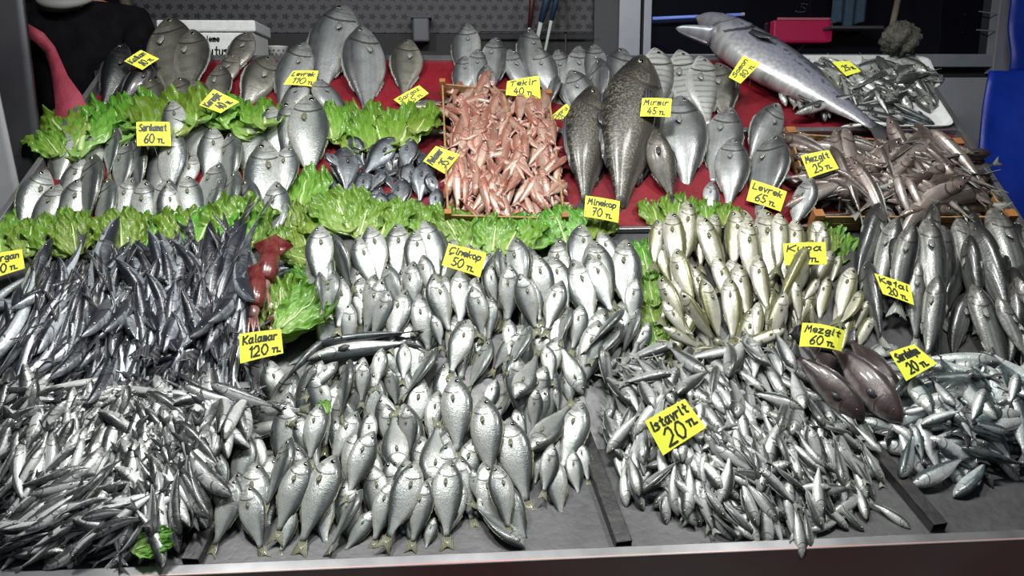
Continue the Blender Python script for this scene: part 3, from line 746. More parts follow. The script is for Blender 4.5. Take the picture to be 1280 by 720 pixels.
# ---- wooden crates
def crate(name_label, corners, depth, wall=.006, post=.02, posts=(0, 1, 2, 3), base_h=.0, m=M_wood):
    """corners: pixel corners of the rim, order TL TR BR BL, rim at height depth"""
    c = [uv(x, y, depth) for x, y in corners]
    cu = sum(p[0] for p in c) / 4; cv = sum(p[1] for p in c) / 4
    root = empty('wooden_crate', P(cu, cv, 0), name_label, 'crate')
    inv = Matrix.Translation(-P(cu, cv, 0))
    def add(nm, mb, mm):
        mb.v = [tuple(inv @ Vector(v)) for v in mb.v]; return mb.build(nm, mm, root, bevel=.001)
    for i in range(4):
        a, b = c[i], c[(i + 1) % 4]; mb = MB()
        A, B = P(*a, base_h), P(*b, base_h); d = (B - A).normalized(); s = d.cross(NB)
        hgt = depth - base_h
        for lo, hi in ((.05, .45), (.53, .97)):
            mb.box((A + B) / 2 + NB * hgt * (lo + hi) / 2, d * (B - A).length / 2, s * wall / 2, NB * hgt * (hi - lo) / 2)
        add('side', mb, m)
        q = MB(); 
        if i in posts:
            q.box(A + NB * (hgt * .62), UB * post / 2, VB * post / 2, NB * (hgt * .62)); add('corner_post', q, M_woodd)
        # stamp the wall
        for k in range(50):
            u = a[0] + (b[0] - a[0]) * k / 49; v = a[1] + (b[1] - a[1]) * k / 49; ii, jj = int((v - V0) / CS), int((u - U0) / CS)
            HM[ii - 1:ii + 2, jj - 1:jj + 2] = np.maximum(HM[ii - 1:ii + 2, jj - 1:jj + 2], depth - .01)
    mb = MB(); mb.add([P(*p, .002 + base_h) for p in c] + [P(*p, .006 + base_h) for p in c], [(3, 2, 1, 0), (4, 5, 6, 7), (0, 1, 5, 4), (1, 2, 6, 5), (2, 3, 7, 6), (3, 0, 4, 7)])
    add('base', mb, m)
    return root
crate('small wooden crate heaped with pink red mullets beside the 35 TL card', [(553, 104), (686, 118), (706, 272), (560, 268)], .055)
crate('wide wooden crate of whiting at the right edge, above the mullets', [(988, 166), (1196, 180), (1262, 270), (1022, 270)], .06, post=.03)

# ---- foam trays at the upper right
def foam_tray(corners, label, h0, depth=.022):
    c = [uv(x, y, h0) for x, y in corners]; cu = sum(p[0] for p in c) / 4; cv = sum(p[1] for p in c) / 4
    def rnd(f, h, n=5, rr=.16):
        out = []
        for i in range(4):
            p, a, b = [Vector((c[k][0], c[k][1], 0)) for k in (i, (i - 1) % 4, (i + 1) % 4)]
            q1 = p.lerp(a, rr); q2 = p.lerp(b, rr)
            for k in range(n):
                t = k / (n - 1); z = q1.lerp(p, t).lerp(p.lerp(q2, t), t); out.append((cu + (z.x - cu) * f, cv + (z.y - cv) * f, h))
        return out
    rings = [rnd(.90, h0), rnd(1.0, h0 + depth), rnd(1.03, h0 + depth), rnd(1.03, h0 + depth - .004), rnd(.99, h0 + depth - .006), rnd(.92, h0 - .003)]
    n = len(rings[0]); mb = MB(); base = P(cu, cv, 0)
    vs = [P(*p) - base for r in rings for p in r]
    fs = [(i * n + k, i * n + (k + 1) % n, (i + 1) * n + (k + 1) % n, (i + 1) * n + k) for i in range(len(rings) - 1) for k in range(n)] + [tuple(range(n)), tuple(range((len(rings)) * n - 1, (len(rings) - 1) * n - 1, -1))]
    mb.add(vs, fs); me = mb.mesh('foam_tray', [M_white]); o = link('foam_tray', me); o.location = base; tag(o, label, 'tray')
    i0 = [(p[1], p[0]) for p in c]
    poly = [(p[0], p[1]) for p in c]
    us = [p[0] for p in poly]; vs_ = [p[1] for p in poly]
    for ii in range(int((min(vs_) - V0) / CS), int((max(vs_) - V0) / CS)):
        for jj in range(int((min(us) - U0) / CS), int((max(us) - U0) / CS)):
            if inpoly(GU[jj], GV[ii], poly): HM[ii, jj] = max(HM[ii, jj], h0 + .004)
foam_tray([(966, 76), (1155, 76), (1172, 116), (1000, 116)], 'white foam tray of small silver fish against the back rail', .012)
foam_tray([(1060, 114), (1160, 116), (1190, 163), (1078, 163)], 'white foam tray with a few striped mackerel near the right edge', .012)

# ================= back row
many(BLACK, 100, 20, 5.12, [(330, 250, 110, 650, -1, 20), (500, 330, 190, 640, -1, 30)], 'black')
many(BREAM, 100, 20, 5.12, [(600, 105, 570, 560, 1, 10), (745, 185, 690, 560, 1, 5), (1105, 145, 930, 420, -1, 0), (1010, 250, 830, 520, -1, 0), (900, 330, 860, 640, 1, 5),
      (450, 400, 470, 720, 1, 10), (640, 430, 700, 720, 1, 10), (700, 410, 900, 620, 1, -10), (1250, 310, 1010, 640, -1, 25), (1060, 520, 1080, 640, 1, 5)], 'bream', ext=1.15)
many(BASS, 330, 20, 5.54, [(300, 250, 60, 720, -1, 10), (575, 40, 330, 640, -1, 8), (300, 470, 60, 800, -1, -10), (350, 480, 640, 800, 1, -20), (690, 190, 720, 760, -1, 18)], 'back_bass')
many(BREAM, 330, 20, 5.54, [(1010, 220, 960, 580, -1, 5), (960, 600, 1260, 560, 1, 0)], 'bream', ext=1.15)
many(BASS, 560, 30, S5, [(150, 55, 110, 400, -1), (130, 250, 100, 560, -1), (220, 240, 230, 560, 1), (345, 180, 310, 520, 1), (290, 320, 260, 600, -1), (440, 240, 640, 560, 1), (580, 145, 600, 460, -1), (640, 200, 790, 560, 1, 15),
      (790, 240, 900, 560, 1), (930, 235, 1010, 620, 1), (1055, 190, 1060, 520, -1), (1100, 310, 1080, 740, 1, 60), (880, 390, 1100, 760, 1, 20), (1240, 250, 1230, 680, -1, 10), (790, 420, 720, 660, 1, 50), (820, 460, 900, 640, -1)], 'small_bass', ext=1.15)
many(STRIPE, 760, 30, 4.8, [(190, 250, 190, 560, 1, 0), (270, 225, 270, 680, 1, 0), (400, 230, 510, 640, 1, 10), (520, 270, 620, 690, 1, 0)], 'striped')
many(BREAM, 760, 30, 4.8, [(640, 300, 720, 620, 1, 15)], 'bream', ext=1.15)

# salmon with an open mouth
def salmon():
    sp = Species('salmon', 'salmon', .26, .15, (m_salmon, fm_dark), variants=1, bend=0, zb=0, eye=.0085, ns=34, nr=28, body=.88, dorsal=(.42, .56, .07), anal=(.68, .78, .06), pect=.12, gillstep=.005)
    o = put(sp, (866, 40), (1124, 188), -8, 1, 'whole silver blue salmon, mouth open, stretched diagonally with a yellow card', 'fish', px=True, sink=-.01, flat=True)
    # lower jaw, hanging open below the snout (local -y is the belly)
    n = 14; m = 11; V = []; C = []
    for i in range(m):
        f = i / (m - 1); cx = .350 + f * .110; cy = -.062 - f * .105 ; w = .038 * (1 - f)**.55 + .005; h = .026 * (1 - f)**.8 + .006
        for k in range(n):
            a = 2 * math.pi * k / n; V.append((cx + h * .5 * math.sin(a) * .4, cy + h * math.sin(a), w * math.cos(a))); C.append((.5, -.6, V[-1][1]))
    F = [(i * n + k, (i + 1) * n + k, (i + 1) * n + (k + 1) % n, i * n + (k + 1) % n) for i in range(m - 1) for k in range(n)] + [tuple(range(n)), tuple((m - 1) * n + k for k in range(n - 1, -1, -1))]
    j = link('lower_jaw', sp.mk('lower_jaw', (V, F), [m_salmon], C)); j.parent = o
    V2 = []
    for i in range(m):
        f = i / (m - 1); cx = .345 + f * .075; cy = -.045 - f * .045; w = .036 * (1 - f)**.5 + .002; h = .022 * (1 - f * .8)
        for k in range(n):
            a = 2 * math.pi * k / n; V2.append((cx, cy + h * math.sin(a), w * math.cos(a)))
    me = bpy.data.meshes.new('mouth_lining'); me.from_pydata(V2, [], F); me.materials.append(mat('mouth_lining', (.03, .008, .010), .5)); j2 = link('mouth_lining', me); j2.parent = o
    return o
SALMON = salmon()

# ---- red mullets in the small crate
POL_RED = [(560, 116), (600, 106), (640, 118), (682, 124), (696, 180), (702, 258), (686, 272), (600, 274), (566, 262), (556, 190)]
heap(REDM, shrink(POL_RED, .97), 190, 150, 42, lambda x, y: random.choice((70, 110, -60, -100, 40, 140)) + random.uniform(-30, 30), lambda: random.uniform(-30, 60),
     'red_mullet_heap', 'lower layers of the pink red mullets filling the small crate', 'small pink red mullet heaped in the wooden crate', 'red mullets in the crate', 'fish', short='red mullet|of its crate', layers=(.85, .93, 1), mind=6, cap=.055)
# ---- whiting in the wide crate
POL_WHI = [(1000, 184), (1060, 176), (1180, 180), (1222, 210), (1246, 255), (1200, 262), (1040, 262), (1012, 232)]
heap(WHIT, shrink(POL_WHI, .9), 80, 80, 98, lambda x, y: random.choice((155, 165, 0, 180, -20, 150, 140, 20)) + random.uniform(-25, 25), lambda: random.uniform(-30, 70),
     'whiting_heap', 'lower layers of the brownish whiting filling the wide crate', 'brownish pink whiting lying in the wide wooden crate', 'whiting in the wide crate', 'fish', short='whiting|of the wide crate', layers=(.66, .76, .88), mind=10, cap=.075, bmax=.18)
for a, b in (((1130, 215), (1178, 285)), ((1115, 210), (1160, 282))):
    put(WHIT, a, b, -40, 1, 'pale whiting with its tail hanging over the crate front, %s of two' % ('right' if a[0] > 1120 else 'left'), variant=6, region=None)
# ---- upper right trays
heap(TINY, [(972, 80), (1040, 74), (1070, 92), (1082, 116), (1012, 112)], 40, 46, 38, lambda x, y: random.choice((-50, -60, 130, -20, 160)) + random.uniform(-25, 25), lambda: random.uniform(-20, 40),
     'sprat_heap', 'lower layer of the small grey fish left in the back foam tray', 'small grey fish in the left half of the back foam tray', 'small fish in the back foam tray, left half', 'fish', short='small grey fish|of the back tray', layers=(.8, 1), mind=3, cap=.035)
heap(HMAC, [(1076, 80), (1150, 82), (1166, 110), (1092, 116)], 24, 30, 62, lambda x, y: random.choice((-30, -40, 150, 200, 10)) + random.uniform(-20, 20), lambda: random.uniform(-20, 60),
     'horse_mackerel_tray_heap', 'lower layer of the grey fish right in the back foam tray', 'grey horse mackerel in the right half of the back foam tray', 'horse mackerel in the back foam tray, right half', 'fish', short='horse mackerel|of the back tray', layers=(.8, 1), mind=4, cap=.035)
for i, (a, b) in enumerate((((1000, 118), (1075, 124)), ((1125, 126), (1058, 130)), ((1062, 133), (1138, 142)), ((1068, 140), (1140, 152)), ((1058, 137), (1092, 160)), ((1135, 150), (1072, 158)), ((1095, 110), (1115, 148)), ((1172, 150), (1102, 124)), ((1165, 158), (1110, 136)), ((1178, 161), (1125, 148)))):
    put(MACK, a, b, random.uniform(-10, 40), 1, '%s striped mackerel from the back on the right foam tray' % ORD[i].capitalize(), 'fish')
# bag like heap on the corner
# ================= second row: sarikanat, left
many(BLUE, 20, 130, 4.235, [(275, 170, 210, 420), (435, 180, 360, 420, -1), (590, 130, 570, 380), (540, 155, 490, 380, 1, 30), (745, 60, 720, 330), (770, 170, 740, 420), (355, 285, 225, 520), (600, 210, 540, 480, 1, 20), (665, 220, 650, 480, 1, 40),
     (850, 210, 700, 520, -1)], 'sari', ext=1.22)
many(BLUE, 200, 130, 4.235, [(100, 75, 110, 300), (215, 75, 190, 340), (300, 135, 240, 400, -1), (395, 180, 360, 470, 1, 35), (515, 120, 470, 420), (610, 55, 600, 330, -1), (700, 25, 720, 360, -1), (795, 25, 790, 400, 1),
     (110, 200, 30, 480), (190, 280, 90, 500, -1), (320, 305, 200, 590, 1), (565, 235, 560, 640, -1), (680, 215, 640, 480, 1)], 'sari', ext=1.22)
many(BLUE, 20, 130, 4.235, [(175, 370, 20, 690, -1, 30), (240, 430, 70, 720, -1), (355, 395, 220, 700, -1), (440, 315, 375, 650, 1, 35), (490, 375, 450, 700, 1, 30), (615, 395, 540, 660, 1), (690, 425, 690, 720, 1), (800, 395, 770, 700, 1)], 'sari', ext=1.22)
many(BLUE, 200, 130, 4.235, [(50, 420, 40, 680, -1), (145, 395, 190, 660, 1), (335, 415, 230, 640, 1, 35), (410, 385, 340, 680, 1, 45), (460, 400, 530, 690, 1, 45), (635, 415, 590, 735, 1)], 'sari', ext=1.22)
# dark saddled breams
fill(DBREAM, [(415, 190), (545, 190), (550, 262), (412, 258)], 40, 48, 80, 60, 'dark saddled bream mostly buried under its pile beside the 35 TL card', 'buried saddled breams', short='buried dark bream|by Melanur card')
many(DBREAM, 390, 140, 4.5, [(215, 150, 300, 320, 1, 30), (190, 225, 195, 480, -1), (560, 180, 520, 350, 1), (80, 250, 170, 320, -1), (300, 340, 250, 540, -1), (410, 320, 320, 460, 1), (470, 175, 270, 350, -1, 10), (500, 355, 490, 590, 1), (640, 280, 600, 530, 1),
     (95, 420, 20, 560, 1), (380, 440, 400, 640, 1), (700, 415, 700, 610, 1), (130, 400, 190, 500, 1, 10), (680, 230, 600, 300, 1, 30)], 'dbream', ext=1.1)
# brown meagre pair and the sea bass beside
many(DRUM, 620, 80, 5.333, [(610, 285, 590, 1080, -1, 25), (925, 125, 810, 1160, -1, 20)], 'drum')
many(DRUM, 780, 120, 5.14, [(170, 260, 330, 760, 1, 10)], 'drum')
many(BASS, 780, 120, 5.14, [(660, 140, 550, 640, 1), (340, 85, 420, 700, 1, 10), (970, 110, 780, 480, -1, 20), (700, 285, 670, 790, 1, 8), (950, 325, 840, 860, 1, 35), (560, 550, 560, 800, 1, 0)], 'levrek')
put(BASS, (1012, 232), (985, 300), 20, 1, region='levrek')

# ================= lettuce, upper band
LL = lambda x, y: None
for i, (bx, by, tx, ty) in enumerate([(95, 190, 55, 135), (100, 200, 118, 125), (75, 195, 52, 165), (150, 180, 145, 132), (185, 172, 170, 130), (222, 172, 212, 132), (250, 168, 245, 128), (285, 175, 262, 128), (312, 175, 305, 128), (335, 172, 330, 130)]):
    leaf(bx, by, tx, ty, 'green lettuce leaf in the upper left strip, %s from the left' % ORD[i])
for i, (bx, by, tx, ty) in enumerate([(418, 185, 405, 140), (450, 190, 435, 135), (480, 190, 465, 140), (500, 190, 520, 135), (520, 175, 535, 145)]):
    leaf(bx, by, tx, ty, 'green lettuce leaf above the dark breams, %s from the left' % ORD[i])
for i, (bx, by, tx, ty) in enumerate([(372, 275, 385, 208), (365, 300, 362, 250), (385, 320, 375, 275), (350, 315, 352, 280)]):
    leaf(bx, by, tx, ty, 'lettuce leaf in the upright strip right of the 60 TL fish, %s from the top' % ORD[i])
for i, x in enumerate([8, 40, 72, 104, 136, 168, 200, 232, 262, 292, 318]):
    leaf(x + random.uniform(-18, 18), 324, x + random.uniform(-14, 14), 268 + random.uniform(-8, 6), 'lettuce leaf in the long strip above the slim fish, %s from the left' % ORD[i], wide=1.2, lift=.02)
for i, (x, y) in enumerate([(402, 285), (428, 275), (456, 282), (484, 286), (512, 288), (540, 288), (566, 293), (592, 298), (618, 303), (644, 305), (672, 302), (700, 298), (730, 292)]):
    sk = random.uniform(-16, 16)
    leaf(x - sk, y + 20, x + sk, y - 28, 'lettuce leaf in the middle strip above the 50 TL heap, %s from the left' % ORD[i], wide=1.25, lift=.02)
for i, (bx, by, tx, ty) in enumerate([(825, 290, 812, 250), (845, 285, 850, 245), (885, 285, 880, 250), (905, 285, 915, 255), (812, 350, 800, 300), (818, 385, 810, 335), (822, 420, 812, 370), (830, 450, 815, 400), (1040, 330, 1050, 285), (1035, 320, 1040, 290)]):
    leaf(bx, by, tx, ty, 'lettuce leaf around the yellow striped bogues, %s clockwise from their top left' % ORD[i])

# ================= grey mullets at right
fill(MULLET, [(1070, 300), (1280, 300), (1290, 430), (1090, 430)], 16, 110, 88, 15, 'dark grey mullet mostly buried under the mullet pile at the right edge', 'buried grey mullets', short='half buried grey mullet|by the Kefal card', roll=(20, 60))
many(MULLET, 1060, 250, S5, [(215, 75, 70, 640, -1, 25), (350, 115, 240, 680, 1, 25), (410, 235, 370, 760, 1, 5), (560, 190, 640, 840, 1, 8), (700, 155, 700, 850, 1, 8), (790, 135, 980, 800, 1, -8), (900, 190, 1180, 900, 1, 60), (1000, 125, 1340, 860, 1, 0),
     (120, 460, 230, 1060, 1, 75), (480, 430, 500, 1060, 1, 10), (810, 350, 920, 940, 1, 75), (650, 545, 590, 1160, 1, 30), (1250, 200, 1500, 700, 1, 30)], 'mullet', ext=1.12)
many(MULLET, 1060, 360, S5, [(830, 60, 760, 520, -1, 5), (1180, -20, 1420, 500, 1, 40), (880, 15, 1170, 720, 1, 15), (1050, 70, 1400, 620, 1, -10), (1290, 300, 1330, 560, 1, 0)], 'mullet', ext=1.12)
# ================= bogues
fill(BOGUE, [(815, 290), (1050, 290), (1070, 430), (830, 440)], 26, 78, 90, 30, 'yellow striped bogue mostly buried in the pile beside the Kupa card', 'buried bogues', short='half buried bogue|of the Kupa pile')
many(BOGUE, 800, 240, S5, [(130, 215, 100, 560), (215, 195, 290, 640, 1), (350, 120, 330, 560), (445, 185, 620, 720, 1), (690, 165, 680, 600), (745, 215, 860, 760, 1), (905, 165, 980, 740, 1), (1010, 195, 1010, 600, 1), (1125, 205, 1130, 620), (1250, 225, 1290, 560), (1340, 240, 1330, 600),
     (250, 395, 400, 860, 1, 35), (370, 515, 540, 960, 1), (540, 460, 720, 900, 1), (830, 465, 930, 900, 1), (700, 520, 800, 960, 1)], 'bogue', ext=1.08)
many(BOGUE, 960, 290, 3.79, [(300, 110, 170, 310, 1), (350, 90, 300, 240, 1), (390, 180, 330, 430, 1), (280, 190, 240, 430, 1), (240, 220, 170, 330, -1), (450, 290, 340, 450, 1, 30), (470, 330, 400, 480, 1), (200, 325, 220, 470, 1, 50), (120, 250, 150, 460, 1), (490, 390, 420, 560, -1, 0)], 'bogue', ext=1.08)
many(BOGUE, 800, 340, S5, [(150, 30, 340, 440, 1, 40), (1210, -110, 930, 480, -1, 60), (160, 190, 430, 520, 1, 5), (460, 45, 600, 520, -1, 8), (655, 35, 690, 530, 1, 8), (280, 135, 560, 540, 1, 50), (860, 215, 850, 520, 1), (1030, 160, 950, 540, -1, 0), (1120, 80, 1150, 420, 1),
     (110, 480, 380, 610, 1, 60), (175, 360, 500, 540, 1, 5), (1060, 440, 700, 540, -1, 5), (560, 540, 950, 610, 1, -10), (370, 560, 800, 650, 1, 60)], 'bogue', ext=1.08)
put(STRIPE, (1126, 428), (1070, 448), -5, -1, 'pale gilthead bream with a dark gill, beside the 60 TL card on brown fish', name='gilthead_bream')

# ================= slim silver fish heap (left)
def sl_ang(x, y):
    if y < 350: return 12 + random.uniform(-14, 14) + (180 if random.random() < .5 else 0)
    if random.random() < .12: return random.choice((20, 200)) + random.uniform(-25, 25)
    base = 58 if x < 110 else (72 if x < 180 else 86)
    return base + random.uniform(-13, 13) + (180 if random.random() < .5 else 0)
POL_SL = [(0, 362), (60, 350), (325, 340), (306, 400), (296, 455), (230, 474), (0, 462)]
fill_h = None
heap(SLIM, POL_SL, 200, 165, 150, sl_ang, lambda: random.uniform(-10, 55), 'slim_fish_heap', 'lower layers of the long slim black and silver fish at the left', 'long slim black backed silver fish in the left pile under the lettuce strip', 'long slim silver fish at the left', 'fish', short='long slim fish|of the left pile', layers=(.80, .86, .95), mind=5, cap=.08, bmax=.15)
sheet('tray_rim', M_rail, [(uvs(238, 480)[0], uvs(240, 482)[1] + .002, .066), (uvs(330, 480)[0], uvs(240, 482)[1] + .002, .066), (uvs(330, 478)[0], uvs(240, 472)[1], .062), (uvs(238, 478)[0], uvs(240, 472)[1], .062)], .012)
# ---- squid
M_squid = mat('squid_skin', (.085, .006, .008), .25, coat=.5, noise=(26, (.17, .045, .04)), bump=(60, .2))
M_squid2 = mat('squid_flesh', (.34, .22, .21), .25, coat=.5, noise=(18, (.20, .04, .04)))
def squid(h, t, w, label):
    (hu, hv), (tu, tv) = uvs(*h, .02), uvs(*t, .02); z = max(Hat(hu, hv), Hat((hu + tu) / 2, (hv + tv) / 2), Hat(tu, tv)) * .6 + .03
    a, b = P(hu, hv, z), P(tu, tv, z); root = empty('squid', (a + b) / 2, label, 'squid'); c0 = (a + b) / 2
    d = (b - a); prof = [(0, .05), (.08, .45), (.25, .85), (.45, 1), (.62, .92), (.64, .7)]
    q = MB(); q.tube([a + d * t_ - c0 for t_, _ in prof], [w * r for _, r in prof], 16); q.build('mantle', M_squid, root, True)
    q = MB(); q.tube([a + d * t_ - c0 for t_ in (.60, .66, .72, .76)], [w * .5, w * .62, w * .55, w * .35], 14); q.build('head', M_squid2, root, True)
    s = d.normalized().cross(NB)
    q = MB()
    f = [a + d * .02, a + d * .16 + s * w * 1.9, a + d * .32 + s * w * .7, a + d * .32 - s * w * .7, a + d * .16 - s * w * 1.9]
    q.add([p - c0 + NB * .004 for p in f] + [p - c0 - NB * .004 for p in f], [(0, 1, 2, 3, 4), (9, 8, 7, 6, 5)] + [(i, i + 5, (i + 1) % 5 + 5, (i + 1) % 5) for i in range(5)])
    q.build('fin', M_squid, root, True)
    for k in range(6):
        o_ = (k - 2.5) * w * .16; pts = [a + d * .74 + s * o_ - c0, a + d * .84 + s * (o_ * 1.8) + NB * .004 - c0, a + d * .93 + s * (o_ * 2.4 + .006 * math.sin(k * 2)) - c0, a + d * 1.0 + s * (o_ * 2.0) - c0]
        q = MB(); q.tube(pts, [w * .16, w * .13, w * .09, w * .03], 8); q.build('tentacle', M_squid2, root, True)
squid((350, 312), (326, 405), .028, 'dark red squid under the lettuce by the 120 TL card, upper one')
squid((328, 325), (308, 415), .025, 'mottled red squid beside the slim fish, left one')
squid((345, 350), (336, 442), .025, 'pale mottled squid whose head pokes below the 120 TL card')
for i, (bx, by, tx, ty) in enumerate([(395, 335, 352, 322), (385, 385, 345, 345), (405, 375, 372, 330), (345, 420, 355, 350), (352, 440, 395, 365), (350, 435, 415, 385), (345, 450, 350, 420)]):
    leaf(bx, by, tx, ty, 'bright lettuce leaf draped over the squid, %s from the top' % ORD[i], lift=.03)

# ================= the bluefish heap
POLB = [(395, 320), (780, 320), (800, 430), (735, 480), (725, 610), (640, 650), (300, 660), (300, 560), (330, 480), (400, 430)]
fill(BLUE, POLB, 105, 92, 88, 22, 'silver bluefish mostly buried in the central heap', 'buried bluefish of the central heap', short='half buried bluefish|of the Çinekop heap', roll=(-10, 20), mind=12)
many(BLUE, 380, 280, S5, [(115, 40, 110, 500, -1), (200, 100, 380, 560, 1, 55), (380, 115, 540, 520, -1), (480, 28, 570, 460, -1), (685, 25, 660, 500, -1), (820, 35, 800, 480, -1), (890, 28, 1010, 480, 1), (860, 205, 940, 560, 1, 20), (1190, 140, 1180, 540, 1)], 'B')
many(BLUE, 580, 280, S5, [(190, 280, 240, 620, 1), (370, 150, 440, 600, 1, 25), (260, 225, 290, 560, -1, 50), (465, 175, 540, 520, 1, 50), (650, 225, 780, 700, 1), (520, 285, 650, 700, 1), (340, 305, 320, 800, 1), (850, 8, 830, 500, -1), (940, 100, 1110, 640, 1), (990, 55, 1140, 480, 1),
     (1145, 180, 1190, 760, 1), (790, 275, 970, 800, -1), (890, 235, 1100, 740, -1), (1245, 380, 1220, 780, 1), (480, 360, 570, 760, 1)], 'B')
many(BLUE, 380, 280, S5, [(120, 325, 150, 700, -1, 55), (215, 320, 180, 720, 1, 25), (400, 360, 400, 800, -1), (500, 350, 470, 740, 1), (590, 325, 720, 720, 1, 35), (785, 262, 800, 720, 1, 15), (280, 395, 240, 800, -1), (1150, 355, 1140, 830, 1), (1235, 385, 1260, 850, 1), (1040, 370, 1030, 760, 1), (920, 350, 1080, 850, -1),
     (585, 370, 400, 860, 1), (640, 470, 460, 900, 1, 10), (745, 465, 600, 960, 1), (830, 495, 920, 1000, 1), (330, 560, 290, 980, -1)], 'B')
many(BLUE, 580, 280, S5, [(200, 510, 170, 900, 1, 25), (70, 430, 150, 880, -1), (400, 375, 545, 850, -1), (712, 395, 580, 840, 1, 8), (870, 560, 780, 980, 1), (770, 590, 680, 900, 1, 40)], 'B')
put(BLUE, (812, 400), (788, 458), 0, 1, region='B')
many(BLUE, 580, 380, S5, [(1275, 45, 1130, 420, 1, 50), (1165, 30, 860, 360, 1, 60), (1150, 140, 900, 440, 1, 30), (1130, 360, 930, 540, 1), (340, 90, 330, 420), (730, 460, 800, 760, 1, 30)], 'B')
many(BLUE, 380, 380, S5, [(940, 80, 1010, 380, -1), (1195, 95, 1040, 580, -1), (730, 260, 720, 600, -1), (440, 400, 410, 760, 1), (570, 330, 520, 660, 1), (240, 410, -20, 700, 1), (90, 420, -20, 640, 1, 20), (610, 460, 690, 800, 1), (860, 320, 860, 520), (60, 220, -160, 460, -1)], 'B')
many(BLUE, 580, 380, S5, [(205, 255, 10, 680, 1, 35), (420, 170, 170, 510, -1), (490, 180, 290, 580, 1, 40), (380, 690, 560, 320, -1), (600, 270, 650, 610, 1), (880, 650, 680, 280, -1), (240, 520, 130, 840, 1)], 'B')
put(BLUE, (548, 438), (500, 508), 45, 1, region='B'); put(BLUE, (437, 450), (424, 535), 55, 1, region='B')
put(MACK, (405, 426), (345, 492), 60, 1, 'dark mackerel pointing down left to its tail, left of the pair above', 'fish', variant=1)
put(MACK, (400, 432), (532, 420), 60, -1, 'dark backed mackerel lying across the central heap, upper of the pair', 'fish', variant=2)
put(MACK, (385, 450), (528, 430), -15, -1, 'white bellied mackerel lying across the central heap, lower of the pair', 'fish', variant=2)
many(BLUE, 260, 480, S5, [(270, 190, 760, 240, 1, 20), (200, 280, 680, 340, -1, -5)], 'B')
put(MACK, (262, 556), (343, 543), 40, -1, 'black and silver mackerel across the left divider of the front tray', 'fish', variant=1)
many(BLUE, 580, 480, S5, [(530, 15, 500, 400, 1), (670, 0, 690, 220, 1), (360, 30, 230, 300, 1, 50), (420, 160, 420, 500, 1)], 'B')
many(BLUE, 260, 480, S5, [(805, 120, 710, 590, 1), (1090, 165, 860, 680, 1), (1200, 240, 1100, 620, -1)], 'B')
many(BLUE, 440, 480, S5, [(630, 15, 560, 460, 1), (760, -40, 770, 590, 1), (400, 140, 420, 590, 1), (330, 650, 290, 190, 1), (1190, 130, 1270, 480, 1)], 'B')
many(BLUE, 440, 480, S5, [(960, 125, 1010, 760, 1), (570, 720, 620, 250, 1)], 'B')
many(BLUE, 580, 480, S5, [(555, 430, 500, 790, 1), (650, 440, 570, 860, 1), (780, 480, 840, 860, 1), (840, 420, 920, 760, 1), (310, 260, 480, 960, 1), (475, 465, 810, 100, -1), (865, 125, 690, 700, 1)], 'B')
many(BLUE, 260, 580, S5, [(620, -190, 400, 400, 1, 40), (215, 80, 30, 700, 1), (110, -20, 60, 420, 1, 20), (600, 300, 510, 740, 1), (265, 165, 390, 740, 1), (710, -60, 470, 600, 1), (1190, -250, 990, 320, 1), (1200, 380, 950, 740, 1), (1125, 260, 860, 740, 1, 50), (920, 0, 620, 740, 1)], 'B')
many(BLUE, 440, 580, S5, [(880, 20, 930, 330, 1, 10), (930, 170, 1010, 480, 1), (290, 90, 130, 640, 1), (540, 160, 420, 720, 1), (600, 440, 520, 730, 1), (1100, 150, 1290, 640, 1), (1270, 610, 850, 280, 1, 30), (1050, 20, 1160, 560, -1), (480, 40, 230, 740, -1), (700, 20, 680, 730, 1)], 'B')

# ================= horse mackerel heap
POL_HM = [(745, 470), (800, 448), (880, 436), (985, 440), (1000, 480), (1085, 535), (1096, 590), (1080, 630), (1040, 655), (965, 668), (905, 655), (860, 632), (790, 618), (768, 560), (745, 510)]
def hm_ang(x, y):
    base = -75 if x < 900 else -60
    return random.choice((base, base, base + 180, base + random.uniform(-90, 90))) + random.uniform(-30, 30)
heap(HMAC, POL_HM, 330, 275, 66, hm_ang, lambda: random.uniform(-30, 45), 'horse_mackerel_heap', 'lower layers of the horse mackerel heap around the 20 TL card', 'small silver horse mackerel in the heap around the diamond-tilted istavrit card', 'horse mackerel in the istavrit heap', 'fish', short='horse mackerel|of the istavrit heap', layers=(.70, .80, .88, 1.0), mind=7, cap=.09)
put(HMAC, (1144, 655), (1086, 622), 5, -1, 'lone horse mackerel lying against the right divider of the front tray'); put(HMAC, (930, 676), (888, 650), 50, 1, 'dark horse mackerel at the very front edge of the istavrit heap')
